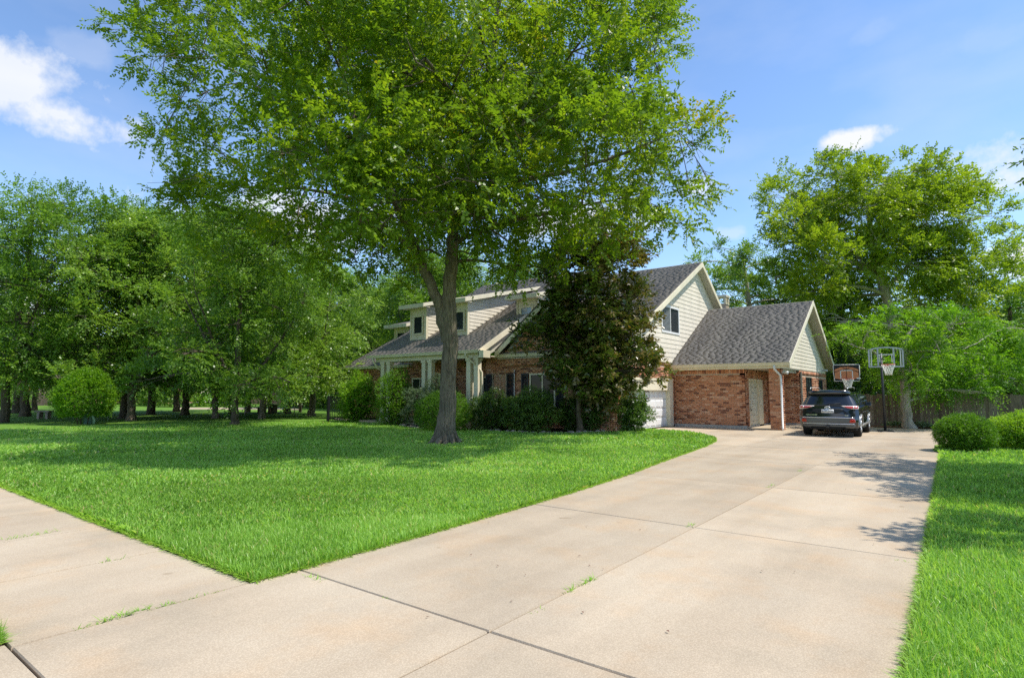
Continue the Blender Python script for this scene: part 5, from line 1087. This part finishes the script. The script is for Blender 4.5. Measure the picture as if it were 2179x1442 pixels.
px_tree('bright_tree', 'small bright green tree with drooping branches in front of the fence', 42, 25.2, None,
    [[(1938, 915, .30), (1930, 890, .20), (1926, 830, .18), (1922, 780, .15), (1930, 720, .09), (1950, 690, .03)], [(1926, 830, .08), (1990, 770, .05), (2080, 730, .02)], [(1924, 800, .08), (1860, 750, .05), (1800, 730, .02)]],
    [(1800, 715, 26), (1850, 705, 40), (1900, 740, 50), (1960, 700, 60), (2030, 700, 60), (2100, 720, 55), (2150, 760, 50), (1885, 800, 40), (1950, 790, 60), (2030, 790, 62), (2100, 800, 60), (1900, 808, 30), (2000, 810, 40), (2040, 842, 20), (2160, 805, 40), (2090, 835, 18), (1770, 720, 16), (2000, 750, 60), (1900, 690, 35), (2180, 700, 60)],
    3900, 13, .11, .055, .62, M['lime_leaf'], M['palebark'], .42, 1.6, droop=.4, zmin=1.0)
# trees massed behind the wing and the fence
px_tree('woodland_tree', 'loose thin-leaved tree rising behind the ridge of the garage wing', 43, 42, None,
    [[(1600, 850, .3), (1598, 700, .25), (1590, 620, .15), (1580, 540, .05)]],
    [(1520, 590, 35), (1560, 560, 35), (1600, 545, 32), (1580, 610, 45), (1640, 560, 40), (1540, 640, 40), (1630, 630, 45), (1480, 560, 26), (1500, 620, 30), (1670, 640, 40), (1520, 530, 18)],
    2200, 10, .16, .09, .7, M['shade_leaf'], M['palebark'], .55, 2.5, shell=1.6)
for (nm, lb, sd, d, x0, y0, sp, tb, lf) in [
    ('woodland_tree', 'dark tree in the gap right of the wing gable', 44, 40, 1790, 740, [(1790, 720, 70), (1760, 660, 60), (1830, 680, 70), (1850, 760, 70), (1790, 800, 60), (1740, 720, 50), (1870, 820, 60), (1800, 600, 60), (1700, 640, 50)], .40, 'dark_leaf'),
    ('woodland_tree', 'low dark tree showing just right of the wing eave, above the printed backboard', 48, 44, 1770, 800, [(1760, 790, 60), (1800, 810, 60), (1720, 800, 60), (1780, 850, 60), (1830, 850, 60), (1740, 850, 50)], .42, 'dark_leaf'),
    ('woodland_tree', 'dark tree behind the fence under the tall leaning tree', 45, 41, 1960, 760, [(1940, 720, 80), (2010, 700, 80), (1980, 790, 80), (1910, 790, 60), (2050, 780, 80), (1950, 640, 60), (2060, 700, 70), (2000, 850, 60)], .45, 'dark_leaf'),
    ('woodland_tree', 'green tree behind the fence at the right edge', 46, 39, 2150, 740, [(2130, 690, 70), (2180, 640, 60), (2200, 740, 80), (2120, 770, 70), (2170, 800, 70), (2160, 590, 40), (2230, 660, 80), (2090, 830, 50), (2180, 860, 60)], .55, 'shade_leaf')]:
    px_tree(nm, lb, sd, d, None, [[(x0, 880, .25), (x0+5, 800, .22), (x0, y0-40, .15), (x0-5, y0-140, .04)]], sp, 2200, 11, .19, .115, .75, M[lf], M['darkbark'], tb, 2.5, zmin=.5)
# the tree right of the frame: its branch tips reach in at the right edge and its shade falls across the driveway
oc = [(1.95, 18.6, 7.2, .55), (3.6, 17.3, 7.8, 1.2), (2.0, 15.6, 5.3, .5), (4, 16, 8, 1.8), (5.6, 14.5, 8.6, 2.0), (7, 13, 8, 2.0), (3.6, 13.4, 6.8, 1.5), (2.3, 12.6, 5.6, .9), (5, 11.2, 7, 1.7), (3.2, 10.0, 6.0, 1.1), (2.5, 9.2, 5.4, .7), (6.2, 9.4, 7, 1.6), (8.5, 15, 8, 2.), (9, 11, 7.4, 2.), (7, 17.5, 7.5, 1.8), (6.5, 13.5, 10.3, 1.7), (4.6, 7.6, 5.8, 1.0), (3.6, 15, 5.6, 1.0), (2.0, 14.2, 5.6, .6)]
t_, c_ = tree_meshes(47, [([(7, 13.5, -.1), (7, 13.5, 1), (6.9, 13.4, 3), (6.6, 13.3, 5.5), (6.4, 13.3, 8)], [.5, .34, .28, .2, .06]), ([(6.9, 13.4, 3), (5, 14.5, 5), (3.4, 15.8, 6.6), (1.8, 18.0, 7.2)], [.18, .13, .08, .02]), ([(6.9, 13.4, 3.2), (5, 11.8, 5), (3.4, 10.4, 5.7)], [.16, .1, .03])],
    [(x+(.7 if y < 16 else .1), y, z, r, r, r*.7) for x, y, z, r in oc], 4800, 11, .16, .08, .55, M['dark_leaf'], M['bark'], .6, .1, 12, 200, None, .1, 2, 2.2)
sr = empty('side_tree', (7, 13.5, 0), 'tree beyond the right edge whose dark leafy branch tips hang into the sky', 'tree')
for nm, me in (('trunk', t_), ('crown', c_)): setparent_world(link(nm, me), sr)

# ------------------------------------------------------------------ far things on the left
def far_house(px, d, wd, hh, label, rz=A_YAW, roofm='paleroof'):
    c = D(px, 833, d); r = empty('brick_bungalow', (c[0], c[1], 0), label, 'house', None, rz)
    mb = MB(); mb.box(-wd/2, wd/2, 0, 7, -.1, hh); part(mb, 'wall', M['farbrick'], r)
    mb = MB(); mb.prism([(-wd/2-.4, -.5, hh), (-wd/2-.4, 7.5, hh), (-wd/2-.4, 3.5, hh+2.6)], (wd+.8, 0, 0)); part(mb, 'roof', M[roofm], r)
    n = max(2, int(wd/3.2))
    for i in range(n):
        x = -wd/2+wd*(i+.5)/n; mb = MB(); mb.box(x-.6, x+.6, -.05, .02, .8, 2.1); wn = part(mb, 'window', M['white'], r); mb = MB(); mb.box(x-.52, x+.52, -.06, -.04, .88, 2.02); part(mb, 'pane', M['glass'], wn)
    mb = MB(); mb.box(wd*.1, wd*.1+1, -.06, .02, 0, 2.1); part(mb, 'door', M['brown'], r); return r
far_house(100, 66, 7, 2.8, 'far brick bungalow seen between the leftmost trunks')
far_house(270, 76, 10, 2.8, 'far pink brick bungalow behind the trunks right of the round shrub')
far_house(585, 74, 8, 2.7, 'far brick house beyond the garden pavilion')
c = D(565, 833, 43); pv = empty('garden_pavilion', (c[0], c[1], 0), 'open brown-roofed garden pavilion beyond the left lawn', 'pavilion', None, A_YAW)
mb = MB(); mb.prism([(-2.0, -1.6, 1.95), (-2.0, 1.8, 1.95), (-2.0, 0.1, 2.7)], (4.2, 0, 0)); part(mb, 'roof', M['paleroof'], pv)
mb = MB(); mb.box(-2.05, 2.25, -1.68, -1.61, 1.62, 1.96); part(mb, 'fascia', M['brown'], pv)
for x in (-1.85, -.72, .95, 2.05):
    for y in (-1.45, 1.55): mb = MB(); mb.box(x-.09, x+.09, y-.09, y+.09, -.05, 1.95); part(mb, 'post', M['palebark'] if x == -.72 else M['darkbark'], pv)
mb = MB(); mb.box(-.2, .9, -.4, .4, .55, .62); mb.box(-.1, 0, -.3, .3, 0, .55); mb.box(.7, .8, -.3, .3, 0, .55); mb.box(-.3, 1.0, -.85, -.55, .38, .43); mb.box(-.2, -.1, -.8, -.6, 0, .38); mb.box(.8, .9, -.8, -.6, 0, .38)
o = part(mb, 'picnic_table', M['darkbark'], None); o.location = (c[0], c[1], 0); o.rotation_euler = (0, 0, A_YAW); tag(o, 'dark picnic table standing under the garden pavilion', 'table')
for i, (px, d, rx, h, lf) in enumerate([(20, 60, 2.6, 2.6, 'shade_leaf'), (150, 58, 2.2, 2.2, 'shade_leaf'), (205, 62, 3., 3.2, 'lime_leaf'), (330, 64, 2.4, 2.4, 'shade_leaf'), (380, 60, 2.6, 2.9, 'shade_leaf'), (440, 62, 2.8, 3.2, 'lime_leaf'), (495, 64, 2.2, 2.4, 'shade_leaf'), (650, 60, 2.6, 2.9, 'shade_leaf'), (700, 56, 2.6, 3.4, 'lime_leaf'), (745, 52, 2.6, 3.6, 'shade_leaf'), (770, 46, 2.2, 3.4, 'shade_leaf')]):
    c = D(px, 833, d); shrub('far_shrub', (c[0], c[1], -.05), (rx, rx*.8, h), 700, 6, .17, .11, .4, M[lf], 'green shrub in the loose far row behind the left trunks', 300+i, .5, .16, 'far shrubs behind the lawn')
# pale strip standing in for sunlit lawn, then the far road
a = G(-80, 871); b = G(700, 874); mb = MB(); 
q0, q1, q2, q3 = G(375, 871), G(640, 872), G(630, 867.5), G(385, 866.8)
sunstrip = extrude_poly([tuple(q[:2]) for q in (q0, q1, q2, q3)], -.11, -.06+.075, 'sunlit_strip', M['concrete']); tag(sunstrip, kind='structure')
q = [G(-200, 858), G(640, 858), G(640, 853.5), G(-200, 853.5)]; rd = extrude_poly([tuple(k[:2]) for k in q], -.11, .016, 'road', simple('far_road', (.45, .41, .36), .9, .2)); tag(rd, kind='structure')
# stone bench, flag, utility box, iron fence, sapling
c = G(93, 891); bn = empty('stone_bench', (c[0], c[1], 0), 'low stone bench on the shaded lawn left of the round bright shrub', 'bench', None, A_YAW)
mb = MB(); mb.box(-.42, .42, -.2, .2, .40, .48); part(mb, 'seat', M['stone'], bn, .01)
for x in (-.3, .18): mb = MB(); mb.box(x, x+.14, -.15, .15, -.02, .40); part(mb, 'leg', M['stone'], bn, .01)
c = D(57, 833, 58); fl = empty('flag', (c[0], c[1], 0), 'small red and white striped flag hanging between the leftmost trunks', 'flag', None, A_YAW)
mb = MB(); mb.tube([(-.25, 0, -.05), (-.25, 0, 2.3)], [.025, .025], 8); part(mb, 'pole', M['white'], fl)
mb = MB()
for i in range(7):
    for j in range(5):
        y0, y1 = .05*math.sin(j*1.3), .05*math.sin((j+1)*1.3); x0, x1 = -.22+i*.07, -.22+(i+1)*.07; zz0, zz1 = 2.2-j*.3, 2.2-(j+1)*.3
        mb.add([(x0, y0, zz0), (x1, y0, zz0), (x1, y1, zz1), (x0, y1, zz1)], [(0, 1, 2, 3)], 2 if j < 2 and i < 4 else i % 2, True)
o = part(mb, 'cloth', [M['flagred'], M['flagwhite'], M['flagblue']], fl); o.modifiers.new('solid', 'SOLIDIFY').thickness = .01
c = G(190, 902); ub = empty('utility_box', (c[0], c[1], 0), 'small green utility box at the foot of the round bright shrub', 'utility box', None, A_YAW)
mb = MB(); mb.box(-.19, .19, -.15, .15, -.02, .45); part(mb, 'case', M['utility'], ub, .015); mb = MB(); mb.prism([(-.21, -.17, .45), (.21, -.17, .45), (.21, .17, .5), (-.21, .17, .5)], (0, 0, .03)); part(mb, 'lid', M['grey_leaf'] if False else M['utility'], ub)
c0, c1 = np.array(G(698, 897.)), np.array(G(738, 895.)); 
irf = empty('iron_fence', tuple(c0[:2])+(0,), 'black iron picket fence panel left of the planting bed', 'fence')
dv = c1-c0; Lf = np.linalg.norm(dv[:2]); ua = dv/Lf; irf.rotation_euler = (0, 0, math.atan2(ua[1], ua[0]))
npk = 11
pkm = MB(); pkm.box(-.012, .012, -.012, .012, -.03, 1.28); pkm.prism([(-.02, -.02, 1.28), (.02, -.02, 1.28), (.02, .02, 1.28), (-.02, .02, 1.28)], (0, 0, .06)); pkme = pkm.mesh('picket', M['black'])
for i in range(npk): o = link('picket', pkme, irf); o.location = (Lf*(i+.5)/npk, 0, 0)
for zz in (.12, 1.08): mb = MB(); mb.box(0, Lf, -.018, .018, zz, zz+.04); part(mb, 'rail', M['black'], irf)
for xx in (0, Lf): mb = MB(); mb.box(xx-.06, xx+.06, -.06, .06, -.05, 1.36); part(mb, 'post', M['black'], irf)
c = G(626, 884); sp_ = empty('sapling', (c[0], c[1], 0), 'thin young sapling on the left lawn before the pavilion', 'tree')
mb = MB(); mb.tube([(0, 0, -.05), (.02, 0, 1.), (0, .03, 2.2)], [.03, .025, .01], 6); part(mb, 'trunk', M['palebark'], sp_)
g = np.random.default_rng(77); P = np.stack([g.normal(0, .2, 130), g.normal(0, .2, 130), g.uniform(.9, 2.4, 130)], 1); V, F, T = sprays(g, P, g.normal(0, 1, (130, 3)), np.full(130, .2), 6, .09, .05, np.full(130, .5)); link('crown', mesh_np('crown', V, F, M['lime_leaf'], T), sp_)

# ------------------------------------------------------------------ weeds in the joints, fallen leaves
def weed(x, y, n, L, spread, label, ang, seed):
    g = np.random.default_rng(seed); q = G(x, y); t_ = g.uniform(-spread, spread, n); P = np.stack([q[0]+t_*math.cos(ang)+g.normal(0, .006, n), q[1]+t_*math.sin(ang)+g.normal(0, .006, n), np.full(n, -.02)], 1)
    a = g.uniform(0, 6.28, n); dr = np.stack([np.cos(a)*.8, np.sin(a)*.8, np.ones(n)*g.uniform(.3, 1, n)], 1); nn = np.stack([-np.cos(a), -np.sin(a), np.ones(n)], 1)
    V, F = leaves_np(P, dr, nn, L*g.uniform(.5, 1.2, n), np.full(n, .007)); o = link('weed_tuft', mesh_np('weed_tuft', V, F, M['grass_blade'], np.repeat(g.uniform(.2, .7, n), 4))); tag(o, label, 'weed', 'weeds in the concrete joints')
AY, AX_ = math.pi/2, 0.
for i, (x, y, n, L, s, lb, a) in enumerate([
    (270, 1306, 80, .09, .16, 'largest grass tuft in the joint between sidewalk and driveway', AY), (205, 1325, 35, .06, .12, 'thin weeds left of the largest tuft in the sidewalk joint', AY), (355, 1285, 30, .06, .07, 'small tuft in the sidewalk joint right of the largest one', AY), (430, 1265, 30, .05, .15, 'sparse weeds in the sidewalk joint near the lawn corner', AY),
    (70, 1138, 60, .10, .28, 'dry grass in the second sidewalk joint from the driveway', AY), (240, 1191, 14, .08, .1, 'few blades in the first sidewalk joint from the driveway', AY), (665, 1229, 30, .08, .12, 'weeds in the cross joint next to the lawn edge', AX_), (815, 1271, 14, .04, .06, 'small weed in the near cross joint', AX_),
    (1235, 1245, 70, .09, .22, 'longest grass tuft in the middle joint of the driveway', AY), (1145, 1297, 14, .05, .05, 'small weed in the middle joint below the longest tuft', AY), (1470, 1118, 40, .07, .08, 'leafy weed where the middle joint meets a cross joint', AY), (1640, 1034, 40, .07, .2, 'weed in the middle joint farther up the driveway', AY), (1703, 1001, 24, .07, .1, 'farthest weed in the middle joint', AY), (1940, 1195, 40, .05, .15, 'dark moss weed in the cross joint at the right lawn edge', AX_)]):
    weed(x, y, n, L, s, lb, a, 200+i)
g = np.random.default_rng(88); n = 26; P = []
for i in range(n):
    x, y = g.uniform(900, 1950), g.uniform(925, 1350); q = G(x, y)
    if inpoly(np.array([q[0]]), np.array([q[1]]), LAWN)[0] or q[0] > -.4 or q[0] < -9: continue
    P.append((q[0], q[1], .012))
P = np.array(P); a = g.uniform(0, 6.28, len(P)); dr = np.stack([np.cos(a), np.sin(a), g.normal(0, .1, len(P))], 1); V, F = leaves_np(P, dr, np.tile([0., 0, 1], (len(P), 1))+g.normal(0, .3, (len(P), 3)), g.uniform(.015, .035, len(P)), g.uniform(.008, .018, len(P)))
o = link('fallen_leaves', mesh_np('fallen_leaves', V, F, M['brown'], np.zeros(len(V)))); tag(o, kind='stuff')
